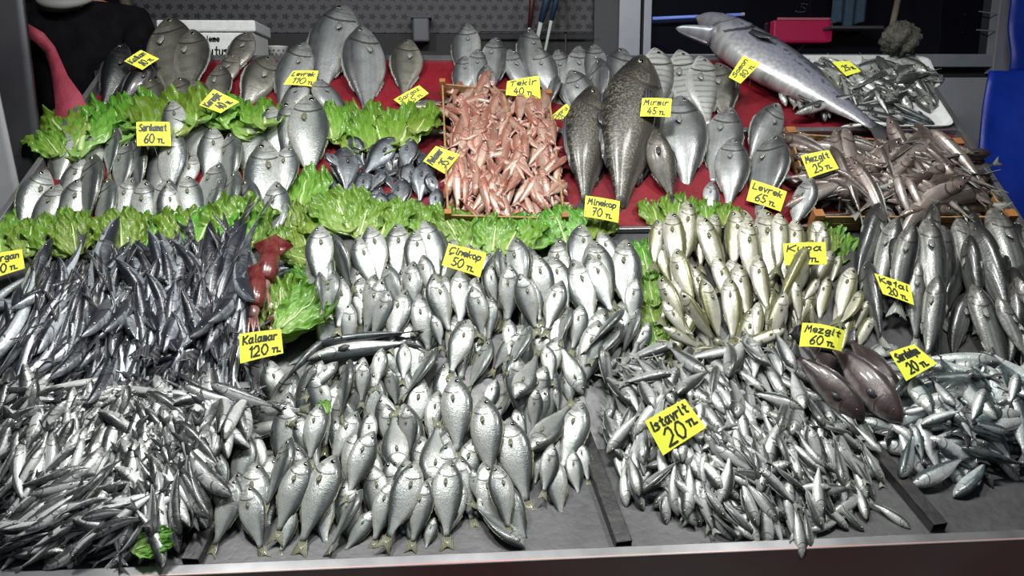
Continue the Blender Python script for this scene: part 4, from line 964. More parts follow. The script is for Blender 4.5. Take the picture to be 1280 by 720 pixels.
# ================= sardine heap
POL_SA = [(1085, 470), (1130, 452), (1180, 455), (1290, 470), (1290, 570), (1230, 585), (1150, 590), (1110, 560)]
heap(SARD, POL_SA, 44, 46, 96, lambda x, y: random.choice((150, 170, 200, -60, 100, -20, 10)) + random.uniform(-22, 22), lambda: random.uniform(-30, 50), 'sardine_heap', 'lower layers of the sardine heap at the right', 'blue green backed sardine in the heap below the sardalya card', 'sardines below their card', 'fish', short='sardine|of the sardalya heap', layers=(.70, .80, .92), mind=11, cap=.08)
for i, (a, b, r) in enumerate((((1118, 494), (1154, 458), 60), ((1130, 505), (1172, 508), 0), ((1193, 508), (1155, 478), 0), ((1155, 522), (1208, 514), 0), ((1232, 484), (1215, 530), 10), ((1203, 506), (1212, 560), 0), ((1132, 595), (1142, 540), 25), ((1146, 520), (1160, 578), 50), ((1215, 458), (1240, 490), 0), ((1198, 470), (1168, 445), 20), ((1200, 560), (1295, 590), 55), ((1145, 604), (1212, 570), -5), ((1200, 618), (1232, 578), 40), ((1265, 535), (1212, 530), 35), ((1300, 520), (1235, 492), 60), ((1270, 470), (1262, 510), 10))):
    put(SARD, a, b, r, random.choice((1, -1)), '%s of the sardines lying on top below the sardalya card, counted from the top left' % ORD[i])
# ---- the three brown fish on top
many(BROWN, 960, 390, 4.5, [(730, 500, 430, 110, -1, 50), (650, 540, 130, 100, -1, 55), (775, 595, 290, 170, -1, 45), (545, 605, 90, 235, -1, 45)], 'brown')

# ================= anchovy heap
def an_ang(x, y):
    if y < 500: return random.choice((0, 180)) + random.uniform(-20, 20)
    if x < 140 and y > 600: return random.choice((25, 205)) + random.uniform(-25, 25)
    if x < 170: return random.choice((40, 220, 60)) + random.uniform(-38, 38)
    return random.choice((-75, 105, -60, -110)) + random.uniform(-35, 35)
POL_AN = [(-30, 478), (240, 484), (325, 498), (278, 555), (250, 600), (205, 665), (150, 685), (-30, 700)]
heap(ANCH, POL_AN, 420, 295, 90, an_ang, lambda: random.uniform(-18, 46), 'anchovy_heap', 'lower layers of the anchovy heap at the front left', 'small black backed silver anchovy in the front left heap', 'anchovies in the front left heap', 'fish', short='anchovy|of the front left heap', jl=.2, layers=(.74, .82, .9, .97), mind=6, cap=.09)
leaf(166, 692, 220, 678, 'small yellowish green lettuce scrap lying on the anchovies', lift=.022, tilt=0)
leaf(408, 515, 402, 500, 'tiny bright green lettuce scrap on a bluefish left of centre', lift=.008)
#==CARDS==
# ------------------------------------------------------------------ handwriting: strokes in tenths (x digit, y digit; a b c below the line)
GL = {
'S': '68 49 28 17 26 45 63 61 40 20 01', 'K': '09 00|69 04|14 60', 'L': '09 00 50', 'T': '09 69|39 30', 'C': '68 49 18 05 02 20 40 61', 'Z': '09 59 00 60', 'B': '09 00 30 51 53 35 05|35 57 48 09',
'M': '00 19 34 59 60', 'Ç': '68 49 18 05 02 20 40 61|30 3b 1b', 'H': '09 00|59 50|05 55',
'a': '55 26 03 10 30 54|56 51 60', 'b': '09 00 30 52 54 26 04', 'r': '06 00|04 26 46', 'ı': '16 11 20', 'i': '16 11 20|18 19', 'k': '09 00|45 03|13 40', 'n': '06 00|04 26 45 40', 't': '39 31 50|16 56',
'v': '06 20 46', 'e': '03 43 45 26 05 02 20 41', 'g': '55 26 03 11 31 54|56 5b 3c 1b', 'o': '26 05 02 20 41 44 26', 'ö': '26 05 02 20 41 44 26|18 19|38 39', 'z': '06 46 00 50', 'u': '06 02 10 30 46|46 40', 'ü': '06 02 10 30 46|46 40|18 19|38 39',
'l': '19 11 20', 'p': '06 0c|04 26 45 42 20 01', 's': '45 26 05 33 41 20 00', 'ş': '45 26 05 33 41 20 00|20 2b', 'd': '55 26 03 10 30 54|59 51 60', 'y': '06 22|46 1c', 'h': '09 00|04 26 45 40', 'm': '06 00|04 16 25 20|24 36 45 40', 'f': '49 38 30|16 46',
'0': '29 06 03 20 40 63 66 49 29', '1': '07 29 20', '2': '07 29 49 57 54 00 60', '3': '08 29 48 46 25 44 42 20 01', '4': '39 03 63|46 40', '5': '59 19 15 35 53 52 30 01', '6': '59 26 03 10 40 52 44 24 02', '7': '09 59 20|15 45', '8': '35 17 29 49 57 35 12 20 40 52 35', 'ʟ': '05 00 30', 'ᴛ': '05 45|25 20',
}
YV = {**{str(i): i for i in range(10)}, 'a': -1, 'b': -2, 'c': -3}
def strokes(text, slant=.12):
    x = 0.; out = []
    for ch in text:
        if ch == ' ': x += .45; continue
        for st in GL[ch].split('|'):
            pts = [(int(q[0]) / 10 + x, YV[q[1]] / 10) for q in st.split()]
            out.append([(a + b * slant, b) for a, b in pts])
        x += max(int(q[0]) for st in GL[ch].split('|') for q in st.split()) / 10 + .20
    return out, x - .2
def write(fn, text, x0, y0, w, h, pen, nrm, mb):
    """fn maps card coordinates (0..1, 0..1) to space; pen in card-height units"""
    st, W_ = strokes(text)
    for pl in st:
        pl2 = []
        for (a, b), (c, d) in zip(pl[:-1], pl[1:]):
            for k in range(3): pl2.append((a + (c - a) * k / 3, b + (d - b) * k / 3))
        pl2.append(pl[-1])
        q = [fn(x0 + a / W_ * w, y0 + b * h) for a, b in pl2]
        q = [p + nrm * .0009 for p in q]
        for A, B in zip(q[:-1], q[1:]):
            d = B - A
            if d.length < 1e-6: continue
            dn = d.normalized(); s = dn.cross(nrm)
            mb.box((A + B) / 2, dn * (d.length / 2 + pen * .4), s * pen / 2, nrm * .0004)
def card(corners, lines, label, tilt=.55, lift=.030, curve=.10, pen=None, thick=.0008):
    """corners TL TR BR BL in the photo; lines: (text, x, y, w, h)"""
    cx = sum(p[0] for p in corners) / 4; cy = sum(p[1] for p in corners) / 4
    u, v = uvs(cx, cy, lift); h = max(Hat(u, v), Hat(u - .03, v), Hat(u + .03, v), Hat(u, v - .03)) + lift * .5
    for _ in range(3):
        u, v = uv(cx, cy, h)
    c = P(u, v, h); n = (NB * (1 - tilt) + (CAMLOC - c).normalized() * tilt).normalized()
    q = [on_plane(x, y, c, n) for x, y in corners]
    W_ = ((q[1] - q[0]).length + (q[2] - q[3]).length) / 2; Hh = ((q[3] - q[0]).length + (q[2] - q[1]).length) / 2
    root_loc = (q[3] + q[2]) / 2
    def fn(a, b):
        p = (q[3] * (1 - a) + q[2] * a) * (1 - b) + (q[0] * (1 - a) + q[1] * a) * b
        return p - n * curve * W_ * (4 * (a - .5)**2) * .35 - root_loc
    mb = MB(); N_ = 8
    vs = [fn(i / N_, j / 2) for j in range(3) for i in range(N_ + 1)]; vs2 = [p - n * thick for p in vs]; m = N_ + 1
    fs = [(j * m + i, j * m + i + 1, (j + 1) * m + i + 1, (j + 1) * m + i) for j in range(2) for i in range(N_)]; k = len(vs)
    fs2 = [tuple(x + k for x in reversed(f)) for f in fs]
    rim = [i for i in range(m)] + [m * 2 - 1, m * 3 - 1] + [2 * m + i for i in range(N_ - 1, -1, -1)] + [m]
    fs3 = [(rim[i], rim[i] + k, rim[(i + 1) % len(rim)] + k, rim[(i + 1) % len(rim)]) for i in range(len(rim))]
    mb.add(vs + vs2, fs + fs2 + fs3); me = mb.mesh('price_card', [M_card]); o = link('price_card', me); o.location = root_loc
    tag(o, label, 'price card')
    ink = MB(); pen = pen or Hh * .055
    for t, x, y, w, hh in lines: write(fn, t, x, y, w, hh, pen, n, ink)
    l = ink.build('handwriting', M_ink, o)
    # wire pick that holds the card in the fish
    pk = MB(); d = (fn(.5, .0) - fn(.5, .5)); pk.tube([fn(.5, .12) - n * .0016, fn(.5, 0) - n * .0016 - NB * .0, -NB * .045 + d * .3 - n * .002], .0011, 6); pk.build('pick', M_rail, o)
    return o
def two(a, num, x1=.08, w1=.8, w2=None, x2=.22):
    w2 = w2 or (.28 if len(num) == 2 else .42)
    return [(a, x1, .62, w1, .30), (num, x2, .12, w2, .40), ('TL', x2 + w2 + .10, .12, .20, .18)]
card([(155, 76), (176, 62), (199, 73), (178, 87)], two('Kalkan', '80'), 'yellow card at the top left corner, on the two black fish')
card([(249, 131), (267, 111), (299, 127), (276, 141)], two('Karagöz', '40'), 'yellow Karagöz card half sunk in lettuce at the upper left')
card([(170, 152), (212, 152), (214, 182), (171, 182)], two('Sarıkanat', '60'), 'upright yellow Sarıkanat 60 TL card at the upper left', lift=.085)
card([(366, 88), (398, 88), (393, 108), (354, 105)], two('Levrek', '110'), 'yellow Levrek 110 TL card on the large sea bass')
card([(492, 124), (524, 106), (536, 116), (508, 136)], two('Sargoz', '65'), 'tilted yellow card reading 65 TL beside the round bream')
card([(634, 101), (674, 94), (676, 124), (632, 118)], two('Tekir', '40'), 'yellow Tekir 40 TL card at the head of the red mullet crate')
card([(688, 146), (708, 129), (720, 143), (696, 158)], two('Çupra', '50'), 'small tilted card between the mullet crate and the brown meagres')
card([(803, 122), (840, 123), (838, 146), (800, 145)], two('Mırmır', '45'), 'yellow Mırmır 45 TL card on the striped breams')
card([(911, 96), (929, 69), (951, 79), (926, 104)], two('Somon', '80'), 'yellow card standing on end on the salmon', lift=.06)
card([(1040, 77), (1062, 76), (1077, 89), (1058, 95)], [('25', .2, .3, .35, .4), ('TL', .65, .3, .2, .2)], 'small card in the small fish of the back foam tray')
card([(529, 201), (545, 182), (575, 193), (556, 217)], two('Melanur', '35'), 'tilted yellow Melanur 35 TL card left of the mullet crate')
card([(732, 244), (775, 251), (773, 278), (730, 270)], two('Minekop', '70'), 'yellow Minekop 70 TL card below the brown meagres', lift=.07)
card([(940, 224), (984, 239), (976, 264), (933, 250)], two('Levrek', '65'), 'yellow Levrek 65 TL card on the right group of sea bass')
card([(1001, 194), (1036, 187), (1049, 210), (1012, 222)], two('Mezgit', '25'), 'yellow Mezgit 25 TL card in the wide whiting crate')
card([(979, 304), (1032, 302), (1034, 330), (981, 331)], two('Kupa', '25'), 'yellow Kupa 25 TL card among the yellow striped bogues')
card([(561, 304), (608, 316), (600, 346), (552, 331)], two('Çinekop', '50'), 'yellow Çinekop 50 TL card at the top of the central heap')
card([(1093, 341), (1138, 356), (1143, 381), (1104, 367)], two('Kefal', '20'), 'yellow Kefal 20 TL card on the grey mullets')
card([(1004, 401), (1058, 411), (1053, 437), (1000, 431)], two('Mezgit', '60'), 'arched yellow Mezgit 60 TL card on the brown fish', curve=.45, lift=.10)
card([(1112, 440), (1143, 430), (1172, 454), (1133, 476)], two('Sardalya', '20'), 'yellow Sardalya 20 TL card above the sardines', lift=.09)
card([(806, 526), (856, 498), (883, 534), (829, 569)], [('istavrit', .06, .64, .84, .28), ('20', .2, .10, .42, .50), ('TL', .72, .26, .2, .18)], 'large yellow istavrit 20 TL card, tilted, in the front heap', lift=.04)
card([(299, 417), (351, 411), (354, 441), (300, 454)], two('Kalamar', '120'), 'yellow Kalamar 120 TL card beside the squid', lift=.06)
card([(-18, 319), (27, 311), (31, 335), (-15, 350)], two('Zargan', '30'), 'yellow card cut by the left edge of the frame', lift=.075)


# ------------------------------------------------------------------ labels of the listed fish, row by row
REG = {'black': ('black fish', 'under the top left card', 1), 'bream': ('dark grey sea bream', 'of the back row breams', 2), 'back_bass': ('large grey sea bass', 'beside the Levrek 110 card', 1),
       'small_bass': ('slim grey sea bass', 'behind the red mullet crate', 2), 'striped': ('striped bream', 'behind the Mırmır card', 1), 'sari': ('silver bluefish', 'of the Sarıkanat group', 4), 'dbream': ('small dark bream', 'by the Melanur card', 3),
       'drum': ('dark speckled meagre', 'around the Minekop card', 1), 'levrek': ('grey sea bass', 'around the Levrek 65 card', 2), 'mullet': ('grey mullet', 'around the Kefal card', 3), 'bogue': ('yellow striped bogue', 'of the Kupa pile', 5),
       'B': ('silver bluefish', 'of the Çinekop heap', 9), 'brown': ('smooth brown fish', 'under the arched 60 TL card', 1)}
for rg, (noun, place, nrow) in REG.items():
    it = sorted([p for p in PLACED if p[1] == rg], key=lambda p: p[2][1]); n = len(it)
    for r in range(nrow):
        row = sorted(it[r * n // nrow:(r + 1) * n // nrow], key=lambda p: p[2][0])
        for k, p in enumerate(row):
            look = 'Back-up ' if p[4] > 30 else ('Belly-up ' if p[4] < -9 else '')
            t = f"{look}{noun}, {ORD[k]} from left" + (f" in {ORD[r]} row" if nrow > 1 else '') + f" {place}"
            p[0]['label'] = t[0].upper() + t[1:]
            if len(it) > 2: p[0]['group'] = noun + ' ' + place

from collections import defaultdict
pg_ = defaultdict(list)
for q in PILED: pg_[q[1]].append(q)
for key, it in pg_.items():
    noun, place = key.split('|'); it.sort(key=lambda q: q[3]); n = len(it); nrow = max(1, math.ceil(n / 20)); nrow = min(nrow, 20)
    for r in range(nrow):
        row = sorted(it[r * n // nrow:(r + 1) * n // nrow], key=lambda q: q[2])
        for k, q in enumerate(row):
            h = ('pointing right', 'pointing up right', 'pointing up', 'pointing up left', 'pointing left', 'pointing down left', 'pointing down', 'pointing down right')[int(((q[4] + 22.5) % 360) // 45)]
            t = f"{noun} {h}, {ORD[k]} from left" + (f" in {ORD[r]} row" if nrow > 1 else '') + f" {place}"
            q[0]['label'] = t[0].upper() + t[1:]
#==BACK==
# ------------------------------------------------------------------ surroundings
PB = P(0, V_BACK, 0); YB = PB.y; ZB = PB.z
def wq(x0, y0, x1, y1, Y, t, name, m, parent=None, bevel=.002):
    a = at_y(x0, y0, Y); b = at_y(x1, y1, Y); mb = MB(); mb.wbox(min(a.x, b.x), max(a.x, b.x), Y, Y + t, min(a.z, b.z), max(a.z, b.z)); return mb.build(name, m, parent, bevel=bevel)
def struct(o): o['kind'] = 'structure'; return o
M_floor = mat('wet_floor', (.05, .05, .052), .35, noise=(4, (.08, .08, .078)), bump=(12, .15))
M_wallw = mat('painted_panel', (.36, .38, .42), .55, noise=(5, (.31, .33, .37)))
M_wallg = mat('grey_panel', (.05, .053, .062), .6, noise=(4, (.04, .043, .05)))
M_alu = mat('aluminium_frame', (.32, .34, .39), .45, .2, noise=(10, (.27, .29, .34)))
M_glass = mat('dark_window_glass', (.006, .006, .010), .05, spec=.6, coat=.2)
struct(MB() and (lambda mb: (mb.wbox(-3.2, 3.2, -1.5, YB + 2.6, -.05, 0), mb.build('floor', M_floor))[1])(MB()))
mb = MB(); mb.wbox(-3.2, 3.2, YB + 2.5, YB + 2.6, 0, 3.6); struct(mb.build('wall_back', M_dark))
mb = MB(); mb.wbox(-3.2, -3.1, -1.5, YB + 2.5, 0, 3.6); struct(mb.build('wall_left', M_wallg))
mb = MB(); mb.wbox(3.1, 3.2, -1.5, YB + 2.5, 0, 3.6); struct(mb.build('wall_right', M_wallg))
# patterned panel behind the stall
def star_mat():
    m = bpy.data.materials.new('star_pattern_panel'); m.use_nodes = True; nt = m.node_tree; b = nt.nodes['Principled BSDF']; L = nt.links
    tc = nn(nt, 'ShaderNodeTexCoord'); sp = nn(nt, 'ShaderNodeSeparateXYZ'); L.new(tc.outputs['Object'], sp.inputs[0])
    X = mth(nt, 'MULTIPLY', sp.outputs[0], 22.); Z = mth(nt, 'MULTIPLY', sp.outputs[2], 27.)
    row = mth(nt, 'FLOOR', Z); sh = mth(nt, 'MULTIPLY', mth(nt, 'MODULO', mth(nt, 'ABSOLUTE', row), 2.0), .5)
    fx = mth(nt, 'SUBTRACT', mth(nt, 'FRACT', mth(nt, 'ADD', X, sh)), .5); fz = mth(nt, 'SUBTRACT', mth(nt, 'FRACT', Z), .5)
    r = mth(nt, 'SQRT', mth(nt, 'ADD', mth(nt, 'MULTIPLY', fx, fx), mth(nt, 'MULTIPLY', fz, fz))); a = mth(nt, 'ARCTAN2', fz, fx)
    th = mth(nt, 'MULTIPLY_ADD', mth(nt, 'COSINE', mth(nt, 'MULTIPLY', a, 5.)), .09, .29)
    k = mth(nt, 'LESS_THAN', r, th); L.new(mix(nt, k, (.055, .052, .062), (.006, .006, .009)), b.inputs['Base Color'])
    b.inputs['Roughness'].default_value = .6; return m
YP = YB + .55
o = wq(150, -60, 746, 42, YP, .02, 'wall_panel', star_mat()); tag(o, 'dark grey panel patterned with small star shapes behind the stall', 'wall panel', kind='structure')
o = wq(150, 41, 746, 130, YP - .02, .03, 'wall_dado', M_dark); o['kind'] = 'structure'; o['label'] = 'black band of wall below the star patterned panel'; o['category'] = 'wall'
o = wq(744, -60, 778, 130, YP - .03, .04, 'trim_1', M_wallg); struct(o)
o = wq(776, -60, 799, 90, YP - .05, .06, 'trim_2', M_alu); struct(o)
# window
YW = YP - .01
win = wq(812, -60, 1252, 70, YW + .03, .006, 'window_1', M_glass); struct(win)
wf = MB()
a = at_y(806, -60, YW); b = at_y(812, 72, YW); wf.wbox(a.x, b.x, YW - .02, YW + .03, b.z, a.z)
a = at_y(806, 68, YW); b = at_y(1254, 84, YW); wf.wbox(a.x, b.x, YW - .025, YW + .035, b.z, a.z)
a = at_y(1252, -60, YW); b = at_y(1266, 92, YW); wf.wbox(a.x, b.x, YW - .03, YW + .04, b.z, a.z)
f = wf.build('window_frame', M_alu, win, bevel=.003)
o = wq(1130, 97, 1275, 330, YW + .01, .02, 'wall_panel_white', M_wallw); struct(o)
o = wq(800, 84, 1275, 97, YW + .03, .02, 'trim_3', M_dark); struct(o)
o = wq(760, 84, 1135, 330, YW + .02, .02, 'trim_4', M_dark); struct(o)
# what glows and hangs in front of the window glass, as seen in it
M_tube = mat('blue_tube', (.1, .15, .4), .3, emit=(.16, .25, .75), es=.55)
a = at_y(814, 24, YW); b = at_y(925, 19, YW); mb = MB(); mb.tube([a - Vector((0, .03, 0)), b - Vector((0, .03, 0))], .006, 10); t = mb.build('tube_lamp', M_tube, smooth=True); tag(t, 'thin bluish tube lamp across the dark window', 'lamp')
M_end = mat('lamp_cap', (.5, .5, .5), .4)
q = MB(); q.tube([b - Vector((.004, .03, 0)), b + Vector((.008, -.03, 0))], .0075, 10); q.build('end_cap', M_end, t)
M_pink = mat('backlit_magenta', (.10, .002, .02), .5, emit=(.42, .008, .07), es=.35)
o = wq(968, 25, 1040, 52, YW - .03, .05, 'backlit_panel', M_pink, bevel=.006); tag(o, 'glowing magenta red backlit panel at the dark window', 'light panel')
q = MB(); a = at_y(968, 26, YW); b = at_y(1040, 24.5, YW); q.wbox(a.x, b.x, YW - .034, YW - .028, a.z, b.z + .004); q.build('rim', mat('panel_rim', (.4, .12, .16), .4), o)
M_jean = mat('denim', (.02, .045, .075), .85, noise=(40, (.03, .06, .10)), bump=(60, .3))
def cloth(x0, x1, y0, y1, Y, m, name, label, cat, n=24, waves=3, amp=.02):
    a = at_y(x0, y0, Y); b = at_y(x1, y1, Y); mb = MB(); vs = []
    for s in (0, 1):
        for j in range(n + 1):
            for i in range(n + 1):
                u = i / n; v = j / n; vs.append((a.x + (b.x - a.x) * u, Y + s * .006 + amp * math.sin(u * waves * 6.28 + .8 * v) * (.5 + .5 * v), a.z + (b.z - a.z) * v + .01 * math.sin(u * 9) * v))
    m_ = n + 1; k = m_ * m_
    fs = [(j * m_ + i, j * m_ + i + 1, (j + 1) * m_ + i + 1, (j + 1) * m_ + i) for j in range(n) for i in range(n)]
    fs2 = [tuple(q + k for q in reversed(f)) for f in fs]
    rim = list(range(m_)) + [j * m_ + n for j in range(1, m_)] + [n * m_ + i for i in range(n - 1, -1, -1)] + [j * m_ for j in range(n - 1, 0, -1)]
    mb.add(vs, fs + fs2 + [(rim[i], rim[i] + k, rim[(i + 1) % len(rim)] + k, rim[(i + 1) % len(rim)]) for i in range(len(rim))])
    o = mb.build(name, m, smooth=True); tag(o, label, cat); return o
cloth(1045, 1082, -40, 31, YW - .09, M_jean, 'blue_stand_in_cloth', 'blue cloth standing in for a blue shape in the dark window', 'cloth', amp=.012)  # made-up cloth in place of a blue shape showing in the glass
o = wq(1040, 32, 1105, 36, YW - .12, .10, 'shelf', M_wallg); tag(o, 'narrow dark shelf under the blue cloth', 'shelf')
for i, (x0, y0, x1, y1) in enumerate(((1220, 15, 1251, 19), (1217, 38, 1250, 40))):
    a = at_y(x0, y0, YW); b = at_y(x1, y1, YW); mb = MB(); mb.tube([a - Vector((0, .02, 0)), b - Vector((0, .02, 0))], .0028, 8); o = mb.build('hook_rod', M_alu); tag(o, ('upper' if i == 0 else 'lower') + ' thin rod beside the right window post', 'rod')
a = at_y(1131, -40, YW - .06); b = at_y(1108, 66, YB + .05); mb = MB(); mb.tube([a, b], .012, 10); o = mb.build('leaning_pole', mat('weathered_pole', (.20, .17, .14), .7, noise=(20, (.13, .11, .09)))); tag(o, 'pale wooden pole leaning before the window', 'pole')
a = at_y(147, -40, YB + .35); b = at_y(174, 75, YB + .30); mb = MB(); mb.tube([a, b], .022, 10); o = mb.build('leaning_pole', mat('brown_pole', (.075, .06, .045), .7, noise=(20, (.05, .04, .03)))); tag(o, 'brown wooden pole behind the top left card', 'pole')
a = at_y(113, 28, YB + .1); mb = MB(); mb.tube([a, at_y(122, 45, YB + .1), at_y(133, 60, YB + .08), at_y(139, 78, YB + .04)], .0035, 8); o = mb.build('cable', mat('grey_cable', (.10, .10, .10), .5)); tag(o, 'thin grey cable hanging at the top left', 'cable')
# counter ledge behind the rail
mb = MB(); zc = at_y(640, 74, YB + .1).z; mb.wbox(EL + .1, 1.35, YB + .03, YB + .42, zc - .05, zc); o = mb.build('ledge', M_wallg); tag(o, 'dark ledge along the back of the stall', 'ledge')
for x in (EL + .2, 0, 1.25):
    q = MB(); q.wbox(x - .02, x + .02, YB + .3, YB + .34, 0, zc - .05); q.build('leg', M_wallg, o)
# foam box with handwriting
YF = YB + .12
a = at_y(197, 25, YF); b = at_y(307, 72, YF); dx = at_y(323, 25, YF).x - b.x
zt = a.z; zl = at_y(200, 40, YF).z
fb = empty('foam_box', ((a.x + b.x) / 2, YF + .1, zc), 'white foam tip box with handwriting, standing on the ledge', 'box')
inv = Vector(fb.location)
def addb(nm, x0, x1, y0, y1, z0, z1, m, bev=.006):
    q = MB(); q.wbox(x0 - inv.x, x1 - inv.x, y0 - inv.y, y1 - inv.y, z0 - inv.z, z1 - inv.z); return q.build(nm, m, fb, bevel=bev)
addb('body', a.x + .01, b.x - .01 + dx * .8, YF, YF + .24, zc, zl, M_white); addb('lid', a.x - .004, b.x + dx * .8, YF - .008, YF + .25, zl + .001, zt, M_white)
ink = MB()
fw = b.x - a.x; fh = zl - zc
fn = lambda p, q: Vector((a.x + fw * p, YF - .001, zc + fh * q)) - inv
write(fn, 'Balık Temizleme', .08, .66, .62, .22, .0035, Vector((0, -1, 0)), ink); write(fn, 'Bahşiş Kutusu', .12, .16, .72, .34, .0045, Vector((0, -1, 0)), ink)
ink.build('handwriting', M_ink, fb)
# cup with dots
c = at_y(348, 70, YF - .02); M_cup = mat('paper_cup', (.5, .5, .5), .5); M_dot = mat('cup_dots', (.02, .02, .03), .5)
r1, hc = .036, .042; zcup = zc
mb = MB(); mb.lathe((0, 0, 0), [(0.001, .002), (r1 * .8, .0), (r1, hc), (r1 * 1.05, hc + .002), (r1 * 1.02, hc + .004), (r1 * .94, hc), (r1 * .76, .004), (.001, .004)], 28)
cup = mb.build('paper_cup', M_cup, smooth=True); cup.location = (c.x, YF - .02, zcup); tag(cup, 'small white cup with dark dots beside the foam box', 'cup')
mb = MB()
for j in range(2):
    for k in range(12):
        t = 2 * math.pi * (k + j * .5) / 12; z = hc * (.38 + .32 * j); r = r1 * (.8 + .2 * z / hc) + .0005; p = Vector((r * math.cos(t), r * math.sin(t), z)); tt = Vector((-math.sin(t), math.cos(t), 0)); mb.box(p, tt * .0028, Vector((0, 0, .0028)), Vector((math.cos(t), math.sin(t), 0)) * .0006)
mb.build('dots', M_dot, cup)
# small grey holder on the panel
o = wq(515, 18, 537, 52, YP - .10, .08, 'paper_holder', mat('smoky_plastic', (.10, .10, .12), .3, noise=(6, (.08, .08, .10))), bevel=.008); tag(o, 'small grey holder fixed to the star patterned panel', 'holder')
q = MB(); a = at_y(513, 18, YP - .11); b = at_y(539, 22, YP - .11); q.wbox(a.x, b.x, YP - .105, YP - .015, b.z, a.z); q.build('lid', M_wallg, o)
# hanging knives
M_blueh = mat('blue_handle', (.012, .03, .07), .5); M_blade = mat('blade', (.40, .40, .38), .3, .6)
o = wq(600, 38, 740, 40, YP - .10, .02, 'knife_rack', M_wallg); tag(o, 'dark rail behind the hanging knives', 'rail')
for i, (x0, y0, xm, ym, x1, y1, w) in enumerate(((668, -30, 662, 34, 655, 54, .010), (695, -40, 676, 27, 669, 62, .016), (706, -40, 689, 25, 680, 70, .012))):
    Yk = YP - .14; A, M_, B = at_y(x0, y0, Yk), at_y(xm, ym, Yk), at_y(x1, y1, Yk); r = empty('knife', M_, ('first', 'second', 'third')[i] + ' of the knives hanging behind the stall, from the left', 'knife')
    q = MB(); q.tube([A - M_, (A + (M_ - A) * .5) - M_, Vector((0, 0, 0))], [w * .8, w * 1.1, w * .8], 10); q.build('handle', M_blueh if i else mat('red_handle', (.05, .006, .01), .5), r, True)
    d = (B - M_).normalized(); s = d.cross(Vector((0, 1, 0))); q = MB(); k = [s * -w * .5, s * w * .5, s * w * .4 + (B - M_) * .85, (B - M_) - s * w * .4]
    q.add([p + Vector((0, -.001, 0)) for p in k] + [p + Vector((0, .001, 0)) for p in k], [(0, 1, 2, 3), (7, 6, 5, 4)] + [(j, j + 4, (j + 1) % 4 + 4, (j + 1) % 4) for j in range(4)]); q.build('blade', M_blade, r)
mb = MB(); mb.tube([at_y(708, -40, YP - .08), at_y(707, 69, YP - .08)], .004, 8); o = mb.build('hanging_rod', mat('dark_rod', (.04, .035, .035), .5)); tag(o, 'thin dark rod hanging right of the knives', 'rod')
mb = MB(); a = at_y(994, 15, YW + .029); write(lambda p, q: a + Vector((.045 * p, 0, .04 * q)), 'S', 0, 0, 1, 1, .004, Vector((0, -1, 0)), mb)
o = mb.build('letter_mark', mat('pale_paint', (.12, .12, .12), .6), win)
# blue tarpaulin at the right, grey panels at the left
M_tarp = mat('blue_tarp', (.006, .04, .42), .45, noise=(5, (.004, .024, .27)), bump=(7, .35))
def tarp(px, name, m, label, cat, Y0, Y1, th=.01, wav=.02):
    """px quad TL TR BR BL; top at depth Y1, bottom at depth Y0"""
    tl, tr = at_y(*px[0], Y1), at_y(*px[1], Y1); br, bl = at_y(*px[2], Y0), at_y(*px[3], Y0); n = 20; nr = ((tr - tl).cross(bl - tl)).normalized(); vs = []
    for s in (0, 1):
        for j in range(n + 1):
            for i in range(n + 1):
                u, v = i / n, j / n; p = (tl * (1 - u) + tr * u) * (1 - v) + (bl * (1 - u) + br * u) * v; vs.append(p + nr * (s * th + wav * (math.sin(u * 9 + v * 4) * .5 + math.sin(v * 13 - u * 5) * .4)))
    m_ = n + 1; k = m_ * m_; fs = [(j * m_ + i, j * m_ + i + 1, (j + 1) * m_ + i + 1, (j + 1) * m_ + i) for j in range(n) for i in range(n)]
    rim = list(range(m_)) + [j * m_ + n for j in range(1, m_)] + [n * m_ + i for i in range(n - 1, -1, -1)] + [j * m_ for j in range(n - 1, 0, -1)]
    mb = MB(); mb.add(vs, fs + [tuple(q + k for q in reversed(f)) for f in fs] + [(rim[i], rim[i] + k, rim[(i + 1) % len(rim)] + k, rim[(i + 1) % len(rim)]) for i in range(len(rim))])
    o = mb.build(name, m, smooth=True); tag(o, label, cat); return o
tarp([(1238, 88), (1420, 88), (1420, 420), (1196, 420)], 'tarpaulin', M_tarp, 'crumpled bright blue tarpaulin hanging at the right edge', 'tarpaulin', YB - .15, YB + .10)
tarp([(1268, -60), (1420, -60), (1420, 92), (1262, 92)], 'tarpaulin', M_tarp, 'upper blue tarpaulin strip beside the right window post', 'tarpaulin', YB + .3, YB + .32)
tarp([(-160, -80), (18, -80), (56, 240), (-160, 240)], 'dark_board', M_side, 'dark grey upright board at the left edge', 'board', YB - .35, YB - .35, th=.02, wav=0)
tarp([(-160, 60), (-14, 60), (44, 330), (-160, 330)], 'grey_board', mat('light_board', (.26, .26, .28), .6, noise=(5, (.22, .22, .24))), 'light grey board leaning at the left edge', 'board', YB - .5, YB - .44, th=.01, wav=0)
# dark net bag on the upper right corner of the stall
mb = MB(); cbag = P(*uv(1124, 66, .05), .05); vs = []; nb, nl = 28, 16
for j in range(nl + 1):
    for i in range(nb):
        t = 2 * math.pi * i / nb; ph = math.pi * j / nl; r = .065 * (1 + .22 * math.sin(5 * t + 3 * ph) + .14 * math.sin(11 * t - 7 * ph)); vs.append((r * math.sin(ph) * math.cos(t), r * .7 * math.sin(ph) * math.sin(t), .05 + r * .8 * math.cos(ph)))
mb.add(vs, [(j * nb + i, j * nb + (i + 1) % nb, (j + 1) * nb + (i + 1) % nb, (j + 1) * nb + i) for j in range(nl) for i in range(nb)])
o = mb.build('net_bag', mat('dark_net', (.05, .05, .04), .7, noise=(60, (.11, .11, .09)), bump=(120, .8)), smooth=True); o.location = cbag; tag(o, 'crumpled dark net bag on the upper right corner of the stall', 'bag')

